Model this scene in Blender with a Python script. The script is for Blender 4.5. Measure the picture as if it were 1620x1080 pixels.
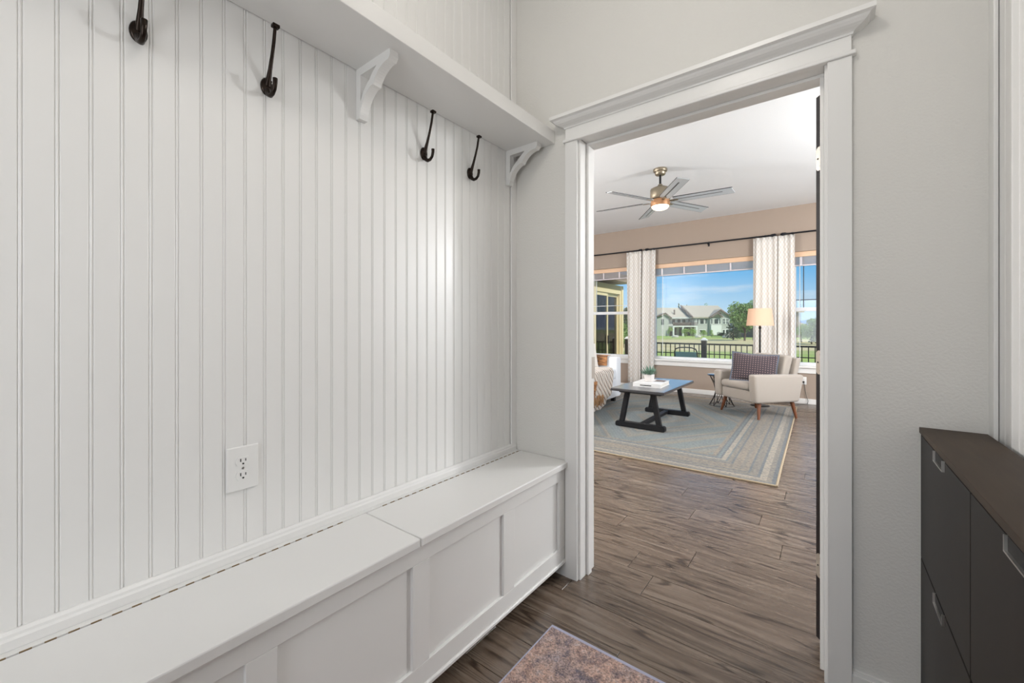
import bpy, bmesh, math, random
from mathutils import Vector, Matrix
random.seed(7)
PI = math.pi
R = math.radians
for o in list(bpy.data.objects): bpy.data.objects.remove(o)
S = bpy.context.scene
COL = S.collection

# ------------------------------------------------------------------ camera
YAW = 0.652667
CAM = Vector((1.29, -1.714, 1.18))
cd = bpy.data.cameras.new('camera'); cam = bpy.data.objects.new('camera', cd); COL.objects.link(cam)
cam.location = CAM; cam.rotation_euler = (PI/2, 0, YAW)
cd.sensor_width = 36; cd.lens = 36*653.3/1620; cd.shift_y = -24.5/1620; cd.clip_start = .02; cd.clip_end = 6000
S.camera = cam
S.view_settings.view_transform = 'Standard'; S.view_settings.look = 'None'
S.view_settings.exposure = 0.0; S.view_settings.gamma = 1.0; S.view_settings.use_curve_mapping = False

# ------------------------------------------------------------------ world, sun, added fill lights, hall lamp
def make_world():
    w = bpy.data.worlds.new('sky'); S.world = w; w.use_nodes = True
    n, l = w.node_tree.nodes, w.node_tree.links; n.clear()
    out = n.new('ShaderNodeOutputWorld'); bg = n.new('ShaderNodeBackground'); bg.inputs['Strength'].default_value = 1.0
    tc = n.new('ShaderNodeTexCoord'); sep = n.new('ShaderNodeSeparateXYZ'); l.new(tc.outputs['Generated'], sep.inputs[0])
    rp = n.new('ShaderNodeValToRGB'); l.new(sep.outputs['Z'], rp.inputs[0])
    e = rp.color_ramp.elements
    e[0].position = 0.0; e[0].color = (.60, .76, .92, 1)
    e[1].position = 1.0; e[1].color = (.06, .24, .66, 1)
    for p, c in ((.05, (.42, .67, .92)), (.11, (.17, .50, .89)), (.35, (.09, .36, .80))):
        k = e.new(p); k.color = c + (1,)
    mp = n.new('ShaderNodeMapping'); mp.inputs['Scale'].default_value = (5, 5, 26); l.new(tc.outputs['Generated'], mp.inputs[0])
    nz = n.new('ShaderNodeTexNoise'); nz.inputs['Scale'].default_value = 1.5; nz.inputs['Detail'].default_value = 5; l.new(mp.outputs[0], nz.inputs[0])
    cr = n.new('ShaderNodeValToRGB'); cr.color_ramp.elements[0].position = .54; cr.color_ramp.elements[1].position = .82
    cr.color_ramp.elements[1].color = (.55, .55, .55, 1); l.new(nz.outputs['Fac'], cr.inputs[0])
    mx = n.new('ShaderNodeMixRGB'); mx.inputs[2].default_value = (.84, .88, .95, 1)
    l.new(cr.outputs[0], mx.inputs[0]); l.new(rp.outputs[0], mx.inputs[1]); l.new(mx.outputs[0], bg.inputs[0]); l.new(bg.outputs[0], out.inputs[0])
make_world()

def light(name, kind, loc, rot, power, color=(1, 1, 1), size=None, size_y=None):
    ld = bpy.data.lights.new(name, kind); ld.energy = power; ld.color = color
    if kind == 'AREA':
        ld.shape = 'RECTANGLE'; ld.size = size; ld.size_y = size_y
    elif kind == 'SUN': ld.angle = R(.6)
    elif size: ld.shadow_soft_size = size
    o = bpy.data.objects.new(name, ld); COL.objects.link(o); o.location = loc; o.rotation_euler = rot
    return o
sun = light('sun', 'SUN', (0, 0, 30), (0, 0, 0), 4.8, (1, .95, .86))
sun.rotation_euler = Vector((.68, -.24, .69)).to_track_quat('Z', 'Y').to_euler()
# area lights added at the unseen back door and at a made-up living-room window
light('hall_back_light', 'AREA', (.83, -3.12, 1.35), (R(90), 0, 0), 15.5, (.97, .98, 1), .72, 1.4)
light('living_side_fill', 'AREA', (4.1, 3.1, 1.5), (0, R(90), 0), 80, (.93, .97, 1), 1.7, 3.2)
# hall ceiling lamp, then two unseen point lights added to brighten the living room
light('hall_ceiling_lamp', 'POINT', (.90, -1.15, 2.72), (0, 0, 0), 12, (1, .95, .88), .13)
light('living_fill_light', 'POINT', (-2.9, 1.3, 2.2), (0, 0, 0), 240, (.97, .985, 1), .15)
light('living_fill_light', 'POINT', (2.9, 2.9, 2.2), (0, 0, 0), 220, (.97, .985, 1), .15)

# ------------------------------------------------------------------ mesh helpers
class MB:
    def __init__(s): s.v = []; s.f = []
    def add(s, vs, fs):
        b = len(s.v); s.v += [tuple(v) for v in vs]; s.f += [tuple(i+b for i in f) for f in fs]; return s
    def box(s, x0, x1, y0, y1, z0, z1, bev=0, seg=2, M=None):
        if bev <= 0:
            vs = [(x, y, z) for z in (z0, z1) for y in (y0, y1) for x in (x0, x1)]
            if M: vs = [M @ Vector(v) for v in vs]
            return s.add(vs, [(0, 2, 3, 1), (4, 5, 7, 6), (0, 1, 5, 4), (2, 6, 7, 3), (0, 4, 6, 2), (1, 3, 7, 5)])
        vs = [(x, y, z) for z in (z0, z1) for y in (y0, y1) for x in (x0, x1)]
        return s.hexa(vs, bev, seg, M)
    def hexa(s, vs, bev=0, seg=2, M=None):
        bm = bmesh.new(); bv = [bm.verts.new(v) for v in vs]
        for f in [(0, 2, 3, 1), (4, 5, 7, 6), (0, 1, 5, 4), (2, 6, 7, 3), (0, 4, 6, 2), (1, 3, 7, 5)]: bm.faces.new([bv[i] for i in f])
        if bev > 0: bmesh.ops.bevel(bm, geom=list(bm.edges), offset=bev, segments=seg, profile=.5, affect='EDGES', clamp_overlap=True)
        return s.take(bm, M)
    def take(s, bm, M=None):
        bm.verts.ensure_lookup_table(); bm.verts.index_update()
        vs = [(M @ v.co) if M else v.co.copy() for v in bm.verts]; fs = [[v.index for v in f.verts] for f in bm.faces]
        bm.free(); return s.add(vs, fs)
    def tube(s, pts, r, n=8, cap=True, closed=False, sx=1.0):
        pts = [Vector(p) for p in pts]; k = len(pts); rs = r if isinstance(r, (list, tuple)) else [r]*k
        rings = []; up = None
        for i, p in enumerate(pts):
            if closed: d = pts[(i+1) % k]-pts[i-1]
            else: d = pts[min(i+1, k-1)]-pts[max(i-1, 0)]
            d.normalize()
            if up is None: up = d.orthogonal().normalized() if abs(d.z) > .9 else Vector((0, 0, 1))
            a = up - d*up.dot(d)
            if a.length < 1e-5: a = d.orthogonal()
            a.normalize(); b = d.cross(a); up = a
            rings.append([p + (a*math.cos(2*PI*j/n) + b*sx*math.sin(2*PI*j/n))*rs[i] for j in range(n)])
        vs = [v for g in rings for v in g]; fs = []
        for i in range(k if closed else k-1):
            i2 = (i+1) % k
            for j in range(n): fs.append((i*n+j, i*n+(j+1) % n, i2*n+(j+1) % n, i2*n+j))
        if cap and not closed: fs += [tuple(range(n))[::-1], tuple((k-1)*n+j for j in range(n))]
        return s.add(vs, fs)
    def lathe(s, prof, n=24, c=(0, 0, 0), cap=True):
        vs = [(c[0]+r*math.cos(2*PI*j/n), c[1]+r*math.sin(2*PI*j/n), c[2]+z) for r, z in prof for j in range(n)]; fs = []
        for i in range(len(prof)-1):
            for j in range(n): fs.append((i*n+j, i*n+(j+1) % n, (i+1)*n+(j+1) % n, (i+1)*n+j))
        if cap: fs += [tuple(range(n))[::-1], tuple((len(prof)-1)*n+j for j in range(n))]
        return s.add(vs, fs)
    def prism(s, poly, axis, a, b, M=None):
        # poly: 2D outline, axis: extrusion axis
        def P(u, v, w): return {'x': (w, u, v), 'y': (u, w, v), 'z': (u, v, w)}[axis]
        n = len(poly); vs = [P(u, v, a) for u, v in poly] + [P(u, v, b) for u, v in poly]
        if M: vs = [M @ Vector(v) for v in vs]
        return s.add(vs, [tuple(range(n))[::-1], tuple(range(n, 2*n))] + [(i, (i+1) % n, n+(i+1) % n, n+i) for i in range(n)])
    def mesh(s, name, mat, smooth=False):
        me = bpy.data.meshes.new(name); me.from_pydata([tuple(v) for v in s.v], [], s.f)
        bm = bmesh.new(); bm.from_mesh(me); bmesh.ops.recalc_face_normals(bm, faces=bm.faces); bm.to_mesh(me); bm.free()
        me.materials.append(mat)
        if smooth:
            me.polygons.foreach_set('use_smooth', [True]*len(me.polygons)); me.set_sharp_from_angle(angle=R(38))
        me.update(); return me
    def build(s, name, mat, parent=None, smooth=False, loc=None):
        return link(name, s.mesh(name, mat, smooth), parent, loc)
def link(name, me, parent=None, loc=None):
    o = bpy.data.objects.new(name, me); COL.objects.link(o)
    if parent: o.parent = parent
    if loc is not None: o.location = loc
    return o
def tag(o, label=None, cat=None, group=None, kind=None):
    if label: o['label'] = label
    if cat: o['category'] = cat
    if group: o['group'] = group
    if kind: o['kind'] = kind
    return o
def thing(name, label, cat, loc=(0, 0, 0), rz=0, group=None):
    o = bpy.data.objects.new(name, None); COL.objects.link(o); o.location = loc; o.rotation_euler = (0, 0, rz); o.empty_display_size = .1
    return tag(o, label, cat, group)
def struct(o, label=None): return tag(o, label, kind='structure')
def struct_empty(name, loc=(0, 0, 0), rz=0, label=None):
    o = bpy.data.objects.new(name, None); COL.objects.link(o); o.location = loc; o.rotation_euler = (0, 0, rz); return struct(o, label)
def copy_tree(o, parent=None):
    c = o.copy(); COL.objects.link(c); c.parent = parent
    for ch in list(o.children): copy_tree(ch, c)
    return c

# ------------------------------------------------------------------ materials
def mat(name, col, rough=.5, metal=0, spec=None, bump=None, emit=None, sheen=0, coat=0):
    m = bpy.data.materials.new(name); m.use_nodes = True; b = m.node_tree.nodes['Principled BSDF']
    b.inputs['Base Color'].default_value = tuple(col)+(1,); b.inputs['Roughness'].default_value = rough; b.inputs['Metallic'].default_value = metal
    if spec is not None: b.inputs['Specular IOR Level'].default_value = spec
    if sheen: b.inputs['Sheen Weight'].default_value = sheen
    if coat: b.inputs['Coat Weight'].default_value = coat; b.inputs['Coat Roughness'].default_value = .15
    if emit: b.inputs['Emission Color'].default_value = tuple(emit[0])+(1,); b.inputs['Emission Strength'].default_value = emit[1]
    if bump: add_bump(m, *bump)
    return m
def N(m): return m.node_tree.nodes
def L(m): return m.node_tree.links
def B(m): return N(m)['Principled BSDF']
def add_bump(m, scale, strength, dist=.002, detail=3):
    tc = N(m).new('ShaderNodeTexCoord'); nz = N(m).new('ShaderNodeTexNoise'); nz.inputs['Scale'].default_value = scale; nz.inputs['Detail'].default_value = detail
    bp = N(m).new('ShaderNodeBump'); bp.inputs['Strength'].default_value = strength; bp.inputs['Distance'].default_value = dist
    L(m).new(tc.outputs['Object'], nz.inputs[0]); L(m).new(nz.outputs['Fac'], bp.inputs['Height']); L(m).new(bp.outputs[0], B(m).inputs['Normal'])
def ramp(m, src, stops, interp='LINEAR'):
    r = N(m).new('ShaderNodeValToRGB'); e = r.color_ramp.elements; r.color_ramp.interpolation = interp
    e[0].position, e[1].position = stops[0][0], stops[-1][0]
    e[0].color = tuple(stops[0][1])+(1,); e[1].color = tuple(stops[-1][1])+(1,)
    for p, c in stops[1:-1]:
        k = e.new(p); k.color = tuple(c)+(1,)
    L(m).new(src, r.inputs[0]); return r.outputs[0]
def noise(m, vec, scale, detail=3, rough=.5, dist=0):
    n = N(m).new('ShaderNodeTexNoise'); n.inputs['Scale'].default_value = scale; n.inputs['Detail'].default_value = detail
    n.inputs['Roughness'].default_value = rough; n.inputs['Distortion'].default_value = dist
    if vec is not None: L(m).new(vec, n.inputs['Vector'])
    return n.outputs['Fac']
def coords(m, scale=(1, 1, 1), rot=(0, 0, 0), out='Object', offset=None):
    tc = N(m).new('ShaderNodeTexCoord'); mp = N(m).new('ShaderNodeMapping'); mp.inputs['Scale'].default_value = scale; mp.inputs['Rotation'].default_value = rot
    L(m).new(tc.outputs[out], mp.inputs[0])
    if offset is not None: L(m).new(offset, mp.inputs['Location'])
    return mp.outputs[0]
def mixc(m, fac, a, b, mode='MIX'):
    x = N(m).new('ShaderNodeMixRGB'); x.blend_type = mode
    for i, s in zip((0, 1, 2), (fac, a, b)):
        if isinstance(s, (int, float)): x.inputs[i].default_value = s
        elif isinstance(s, tuple): x.inputs[i].default_value = s+(1,)
        else: L(m).new(s, x.inputs[i])
    return x.outputs[0]
def math_(m, op, a, b=None):
    x = N(m).new('ShaderNodeMath'); x.operation = op
    for i, s in ((0, a), (1, b)):
        if s is None: continue
        if isinstance(s, (int, float)): x.inputs[i].default_value = s
        else: L(m).new(s, x.inputs[i])
    return x.outputs[0]
def xyz(m, vec):
    s = N(m).new('ShaderNodeSeparateXYZ'); L(m).new(vec, s.inputs[0]); return s.outputs
def setcol(m, sock): L(m).new(sock, B(m).inputs['Base Color'])
def bump_from(m, sock, strength, dist):
    bp = N(m).new('ShaderNodeBump'); bp.inputs['Strength'].default_value = strength; bp.inputs['Distance'].default_value = dist
    L(m).new(sock, bp.inputs['Height']); L(m).new(bp.outputs[0], B(m).inputs['Normal'])

M = {}
M['white'] = mat('white_paint', (.80, .79, .77), .32)
M['white_bench'] = mat('white_bench_paint', (.79, .78, .76), .38, bump=(6, .06, .01))
M['wall'] = mat('greige_wall_paint', (.70, .685, .65), .6, bump=(130, .35, .004, 2))
M['taupe'] = mat('taupe_wall_paint', (.36, .285, .23), .65, bump=(110, .2, .003, 2))
M['ceiling'] = mat('ceiling_paint', (.82, .83, .84), .8, bump=(90, .25, .004, 2))
M['black_metal'] = mat('black_metal', (.012, .011, .012), .38, .3)
M['bronze'] = mat('oil_rubbed_bronze', (.022, .014, .010), .25, .75)
M['nickel'] = mat('brushed_nickel', (.62, .60, .57), .3, 1)
M['fan_body'] = mat('aged_nickel', (.30, .255, .19), .42, .85)
M['fan_blade'] = mat('silver_grey_blade', (.50, .53, .56), .45)
M['fan_edge'] = mat('dark_blade_edge', (.06, .06, .065), .5)
M['copper'] = mat('warm_light_rim', (.55, .30, .16), .4, .7)
M['glow'] = mat('frosted_lamp_glass', (.9, .8, .65), .4, emit=((1, .82, .56), 2.6))
M['door_dark'] = mat('espresso_door', (.012, .008, .008), .6, spec=.25)
M['hinge'] = mat('satin_hinge', (.42, .38, .33), .42, .9)
M['plastic'] = mat('white_plastic', (.82, .81, .79), .3)
M['slot'] = mat('dark_slot', (.01, .01, .01), .6)
M['hinge_brass'] = mat('piano_hinge_brass', (.30, .22, .13), .35, .9)
M['vinyl'] = mat('white_vinyl', (.80, .81, .83), .35)
M['muntin_dark'] = mat('bronze_muntin', (.05, .05, .055), .5)
M['valance'] = mat('tan_valance', (.74, .50, .33), .5)
M['slat'] = mat('pale_blind_slat', (.70, .64, .67), .45)
M['rod'] = mat('black_curtain_rod', (.010, .011, .016), .4, .4)
M['table'] = mat('espresso_table', (.030, .030, .036), .28, coat=1)
B(M['table']).inputs['Coat Roughness'].default_value = .2
M['table_leg'] = mat('black_table_leg', (.010, .010, .012), .5, spec=.3)
M['leg_wood'] = mat('walnut_leg', (.17, .055, .02), .35)
M['sofa'] = mat('white_sofa_fabric', (.80, .82, .86), .85, bump=(300, .2, .002), sheen=.3)
M['pillow_white'] = mat('ivory_pillow', (.80, .77, .72), .9, bump=(260, .3, .002), sheen=.3)
M['chair'] = mat('oatmeal_upholstery', (.40, .352, .305), .9, bump=(420, .35, .002), sheen=.25)
M['pot'] = mat('ceramic_pot', (.66, .62, .60), .6)
M['paper'] = mat('book_pages', (.70, .67, .62), .8)
M['book'] = mat('pale_book_cover', (.78, .78, .78), .4)
M['book_brown'] = mat('brown_print', (.20, .13, .10), .5)
M['succulent'] = mat('succulent_leaf', (.16, .27, .20), .5)
M['tile_black'] = mat('black_tabletop', (.02, .022, .026), .12, coat=.6)
M['shade'] = mat('linen_lampshade', (.72, .50, .36), .9, emit=((1, .50, .26), .16))
M['teal'] = mat('teal_sling', (.28, .54, .53), .7)
M['stucco'] = mat('tan_stucco', (.52, .40, .20), .9, bump=(60, .4, .01))
M['cream_trim'] = mat('cream_trim', (.70, .58, .34), .6)
M['soffit'] = mat('brown_soffit', (.26, .19, .14), .8)
M['deck'] = mat('deck_boards', (.42, .38, .34), .8)
M['siding'] = mat('sage_grey_siding', (.42, .43, .385), .85)
M['trim_far'] = mat('pale_house_trim', (.68, .69, .64), .7)
M['glass_far'] = mat('far_window_glass', (.025, .04, .04), .08)
M['roof'] = mat('tan_shingles', (.42, .37, .29), .9)
M['fascia'] = mat('brown_fascia', (.16, .12, .10), .8)
M['brown_wall'] = mat('brown_stucco', (.20, .15, .11), .9)
M['brown_roof'] = mat('brown_shingles', (.36, .29, .22), .9)
M['bark'] = mat('bark', (.10, .07, .05), .9)
M['rock'] = mat('pale_boulder', (.55, .50, .42), .9, bump=(3, .6, .1))
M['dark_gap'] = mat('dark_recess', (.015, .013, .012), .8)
M['cap_white'] = mat('white_post_cap', (.75, .75, .74), .5)
M['fabric_bw'] = None

def glass():
    m = bpy.data.materials.new('window_glass'); m.use_nodes = True; n, l = N(m), L(m); n.clear()
    out = n.new('ShaderNodeOutputMaterial'); t = n.new('ShaderNodeBsdfTransparent'); t.inputs[0].default_value = (.96, .98, .97, 1)
    g = n.new('ShaderNodeBsdfGlossy'); g.inputs['Roughness'].default_value = .02
    lw = n.new('ShaderNodeFresnel'); lw.inputs['IOR'].default_value = 1.5; mx = n.new('ShaderNodeMixShader')
    l.new(lw.outputs[0], mx.inputs[0]); l.new(t.outputs[0], mx.inputs[1]); l.new(g.outputs[0], mx.inputs[2]); l.new(mx.outputs[0], out.inputs[0]); return m
M['glass'] = glass()

def floor_wood(name):
    m = mat(name, (.2, .16, .13), .3)
    oi = N(m).new('ShaderNodeObjectInfo')
    comb = N(m).new('ShaderNodeCombineXYZ')
    L(m).new(math_(m, 'MULTIPLY', oi.outputs['Random'], 37.0), comb.inputs[0]); L(m).new(math_(m, 'MULTIPLY', oi.outputs['Random'], 91.0), comb.inputs[1])
    v = coords(m, (1, 1, 1), offset=comb.outputs[0])
    st = N(m).new('ShaderNodeMapping'); st.inputs['Scale'].default_value = (1.6, 34, 1); L(m).new(v, st.inputs[0])
    streak = noise(m, st.outputs[0], 1.0, 5, .62)
    mp = N(m).new('ShaderNodeMapping'); mp.inputs['Scale'].default_value = (.9, 8.5, 1); L(m).new(v, mp.inputs[0])
    field = noise(m, mp.outputs[0], 1.0, 1.5, .4, .4)
    wv = math_(m, 'SINE', math_(m, 'MULTIPLY', field, 84))
    base = ramp(m, streak, [(.28, (.086, .058, .040)), (.5, (.158, .118, .089)), (.75, (.25, .204, .166))])
    grain = ramp(m, wv, [(.0, (1, 1, 1)), (.5, (1, 1, 1)), (.80, (.56, .52, .48)), (.97, (.22, .19, .17))])
    brk = ramp(m, noise(m, mp.outputs[0], 1.6, 2), [(.38, (0, 0, 0)), (.54, (1, 1, 1))])
    grain = mixc(m, brk, (1.0, 1.0, 1.0), grain)
    tone = ramp(m, oi.outputs['Random'], [(0, (.90, .88, .86)), (1, (1.12, 1.10, 1.08))])
    c = mixc(m, .85, base, grain, 'MULTIPLY'); c = mixc(m, 1.0, c, tone, 'MULTIPLY'); setcol(m, c)
    rg = ramp(m, streak, [(.2, (.34, .34, .34)), (.8, (.20, .20, .20))]); L(m).new(rg, B(m).inputs['Roughness'])
    bump_from(m, streak, .2, .002)
    return m
M['floor'] = floor_wood('oak_floor')

def curtain_mat():
    m = bpy.data.materials.new('lattice_curtain'); m.use_nodes = True; n, l = N(m), L(m)
    b = B(m); b.inputs['Roughness'].default_value = .9
    o = xyz(m, coords(m)); a = math_(m, 'MULTIPLY', o[0], 78); c = math_(m, 'MULTIPLY', o[2], 40)
    wob = math_(m, 'MULTIPLY', noise(m, coords(m, (9, 9, 9)), 2), 1.6)
    a = math_(m, 'ADD', a, wob)
    p = math_(m, 'MULTIPLY', math_(m, 'SINE', math_(m, 'ADD', a, c)), math_(m, 'SINE', math_(m, 'SUBTRACT', a, c)))
    p = math_(m, 'ABSOLUTE', p)
    col = ramp(m, p, [(.10, (.76, .70, .63)), (.4, (.87, .85, .81)), (1, (.90, .88, .86))]); setcol(m, col)
    tr = n.new('ShaderNodeBsdfTranslucent'); tr.inputs[0].default_value = (.82, .78, .74, 1); mx = n.new('ShaderNodeMixShader'); mx.inputs[0].default_value = .15
    out = n['Material Output']; l.new(b.outputs[0], mx.inputs[1]); l.new(tr.outputs[0], mx.inputs[2]); l.new(mx.outputs[0], out.inputs[0]); return m
M['curtain'] = curtain_mat()

def lumbar_mat():
    m = mat('dotted_lumbar_fabric', (.09, .06, .07), .9, sheen=.3)
    o = xyz(m, coords(m)); a = math_(m, 'MULTIPLY', o[0], 110); c = math_(m, 'MULTIPLY', o[2], 110)
    p = math_(m, 'MULTIPLY', math_(m, 'SINE', math_(m, 'ADD', a, c)), math_(m, 'SINE', math_(m, 'SUBTRACT', a, c)))
    setcol(m, ramp(m, p, [(.60, (.050, .036, .044)), (.80, (.34, .23, .21))])); return m
M['lumbar'] = lumbar_mat()
M['lumbar_edge'] = mat('slate_flange', (.11, .12, .15), .9)

def big_rug_mat(hx, hy):
    m = mat('traditional_rug', (.3, .3, .3), .95, sheen=.2)
    o = xyz(m, coords(m)); ax = math_(m, 'ABSOLUTE', o[0]); ay = math_(m, 'ABSOLUTE', o[1])
    dx = math_(m, 'SUBTRACT', hx, ax); dy = math_(m, 'SUBTRACT', hy, ay); d = math_(m, 'MINIMUM', dx, dy)
    wob = math_(m, 'MULTIPLY', math_(m, 'SUBTRACT', noise(m, coords(m, (60, 60, 1)), 1, 2), .5), .012)
    d2 = math_(m, 'ADD', d, wob)
    teal, ivory, tan, slate, blue = (.10, .125, .135), (.24, .215, .18), (.175, .15, .12), (.085, .098, .112), (.115, .145, .158)
    gb = (.150, .138, .120)
    bands = ramp(m, d2, [(0, slate), (.032, gb), (.07, ivory), (.115, slate), (.135, gb), (.19, slate), (.205, tan), (.24, gb), (.27, tan), (.335, slate), (.35, gb),
                         (.385, teal), (.40, ivory), (.44, slate), (.456, blue), (.48, slate), (.495, tan), (1, tan)], 'CONSTANT')
    # small repeating motifs inside the bands
    vor = N(m).new('ShaderNodeTexVoronoi'); vor.inputs['Scale'].default_value = 34; L(m).new(coords(m), vor.inputs['Vector'])
    motif = ramp(m, vor.outputs['Distance'], [(.2, (.62, .62, .64)), (.45, (1, 1, 1)), (.7, (1.2, 1.15, 1.05))])
    bands = mixc(m, .75, bands, motif, 'MULTIPLY')
    # field: nested diamonds
    q = math_(m, 'ADD', math_(m, 'MULTIPLY', ax, 1.1), math_(m, 'MULTIPLY', ay, .72)); q = math_(m, 'ADD', q, math_(m, 'MULTIPLY', wob, 3))
    fr = math_(m, 'FRACT', math_(m, 'MULTIPLY', q, 2.1))
    fld = ramp(m, fr, [(0, (.125, .155, .165)), (.22, (.135, .16, .16)), (.25, (.20, .185, .155)), (.33, (.17, .15, .125)), (.37, (.10, .12, .135)), (.45, (.15, .165, .16)), (.7, (.18, .165, .135)), (.8, (.12, .15, .16)), (1, (.125, .155, .165))])
    fine = math_(m, 'FRACT', math_(m, 'MULTIPLY', q, 21)); fine = ramp(m, fine, [(0, (.85, .85, .86)), (.5, (1.05, 1.04, 1.0)), (1, (1.05, 1.04, 1.0))], 'CONSTANT')
    fld = mixc(m, .6, fld, fine, 'MULTIPLY'); fld = mixc(m, .35, fld, motif, 'MULTIPLY')
    c = mixc(m, math_(m, 'GREATER_THAN', d2, .53), bands, fld)
    wear = ramp(m, noise(m, coords(m), 2.2, 4), [(.3, (.85, .86, .88)), (.7, (1.15, 1.12, 1.05))]); c = mixc(m, .8, c, wear, 'MULTIPLY')
    speck = noise(m, coords(m, (46, 70, 1)), 1, 3, .7); c = mixc(m, .8, c, ramp(m, speck, [(.34, (.55, .56, .58)), (.5, (.95, .95, .95)), (.66, (1.3, 1.25, 1.15))]), 'MULTIPLY')
    weave = noise(m, coords(m, (1, 1, 1)), 240, 2); c = mixc(m, .6, c, ramp(m, weave, [(.3, (.72, .72, .72)), (.7, (1.2, 1.2, 1.2))]), 'MULTIPLY')
    setcol(m, c); bump_from(m, weave, .5, .003); return m
RHX, RHY = 1.37, 1.81
M['rug'] = big_rug_mat(RHX, RHY)
M['rug_edge'] = mat('ivory_rug_binding', (.40, .32, .22), .95)
def hall_rug_mat():
    m = mat('distressed_pink_rug', (.4, .3, .27), .95, sheen=.2)
    n1 = noise(m, coords(m), 6, 5, .7); n2 = noise(m, coords(m), 30, 5, .75); n3 = noise(m, coords(m, (1, 1, 1)), 170, 3, .7)
    c = ramp(m, n1, [(.36, (.15, .13, .18)), (.46, (.34, .24, .22)), (.54, (.50, .29, .21)), (.66, (.42, .36, .38))])
    c2 = ramp(m, n2, [(.40, (.07, .065, .10)), (.48, (.42, .30, .26)), (.56, (.50, .36, .30)), (.64, (.58, .50, .50))]); c = mixc(m, .55, c, c2)
    c = mixc(m, .9, c, ramp(m, n3, [(.36, (.35, .34, .36)), (.5, (.95, .95, .95)), (.66, (1.5, 1.45, 1.4))]), 'MULTIPLY'); setcol(m, c); bump_from(m, n3, .7, .004); return m
M['hall_rug'] = hall_rug_mat()
M['hall_rug_edge'] = mat('lilac_rug_binding', (.42, .42, .54), .95, bump=(400, .5, .003))

def cabinet_mat(name, a, b):
    m = mat(name, a, .5, spec=.3); st = coords(m, (30, 3, 3)); n = noise(m, st, 2, 5, .6); setcol(m, ramp(m, n, [(.3, a), (.7, b)])); return m
M['cab'] = cabinet_mat('espresso_cabinet', (.011, .009, .008), (.018, .0145, .012))
M['cab_top'] = cabinet_mat('espresso_cabinet_top', (.042, .025, .013), (.062, .039, .022))

def throw_mat():
    m = mat('striped_throw', (.6, .55, .5), .95, sheen=.3)
    o = xyz(m, coords(m)); q = math_(m, 'ADD', math_(m, 'MULTIPLY', o[1], 1.0), math_(m, 'MULTIPLY', o[2], .55))
    q = math_(m, 'ADD', q, math_(m, 'MULTIPLY', noise(m, coords(m), 9, 2), .03))
    fr = math_(m, 'FRACT', math_(m, 'MULTIPLY', q, 16)); setcol(m, ramp(m, fr, [(0, (.66, .60, .54)), (.62, (.04, .035, .04)), (.78, (.55, .42, .33)), (1, (.66, .60, .54))], 'CONSTANT')); return m
M['throw'] = throw_mat()
def rust_mat():
    m = mat('rust_knit', (.34, .15, .06), .95, sheen=.3)
    fr = noise(m, coords(m, (10, 40, 60)), 1, 3); setcol(m, ramp(m, fr, [(.35, (.10, .045, .025)), (.5, (.36, .16, .06)), (.7, (.50, .25, .10))])); bump_from(m, fr, .8, .01); return m
M['rust'] = rust_mat()
M['fringe'] = mat('rust_fringe', (.45, .26, .13), .95)

def leaf_mat(name, cols):
    m = mat(name, cols[0], .75); g = N(m).new('ShaderNodeNewGeometry'); k = len(cols)
    setcol(m, ramp(m, g.outputs['Random Per Island'], [(i/(k-1), c) for i, c in enumerate(cols)])); return m
M['leaf_mid'] = leaf_mat('mid_green_leaves', [(.07, .15, .03), (.17, .31, .07), (.34, .48, .16)])
M['leaf_dark'] = leaf_mat('dark_conifer_needles', [(.02, .055, .025), (.055, .115, .045), (.11, .19, .08)])
M['leaf_lime'] = leaf_mat('lime_shrub_leaves', [(.14, .26, .04), (.26, .42, .07), (.42, .55, .14)])

def ground_mat():
    m = mat('meadow', (.3, .3, .1), .95)
    v = coords(m); o = xyz(m, v)
    dist = math_(m, 'ADD', math_(m, 'MULTIPLY', o[0], -.6073), math_(m, 'MULTIPLY', o[1], .7945))
    dist = math_(m, 'ADD', dist, math_(m, 'MULTIPLY', math_(m, 'SUBTRACT', noise(m, v, .12, 4), .5), 16))
    t = math_(m, 'DIVIDE', dist, 130)
    green, lime, dry, dry2 = (.26, .40, .07), (.42, .50, .12), (.66, .53, .29), (.56, .47, .24)
    c = ramp(m, t, [(0, green), (.15, lime), (.19, (.33, .40, .10)), (.24, dry), (.36, dry2), (.46, dry), (.55, (.40, .42, .13)), (.66, lime), (.8, green), (1, dry2)])
    c = mixc(m, .7, c, ramp(m, noise(m, v, 3, 5, .7), [(.3, (.7, .72, .7)), (.7, (1.25, 1.2, 1.1))]), 'MULTIPLY'); setcol(m, c); return m
M['ground'] = ground_mat()
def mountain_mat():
    m = mat('haze_blue_mountain', (.22, .33, .48), 1); return m  # distance haze painted in as a flat blue base colour
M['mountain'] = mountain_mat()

# ------------------------------------------------------------------ room shell
HZ, LZ, WT = 2.9, 3.03, .14           # hall ceiling, living-room ceiling, thickness of the door wall
YW = 5.97                              # inner face of the window wall
HALL_W = 1.655
LX0, LX1 = -3.45, 4.2
OX0, OX1, OZ = .36, 1.30, 2.06         # rough door opening

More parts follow.
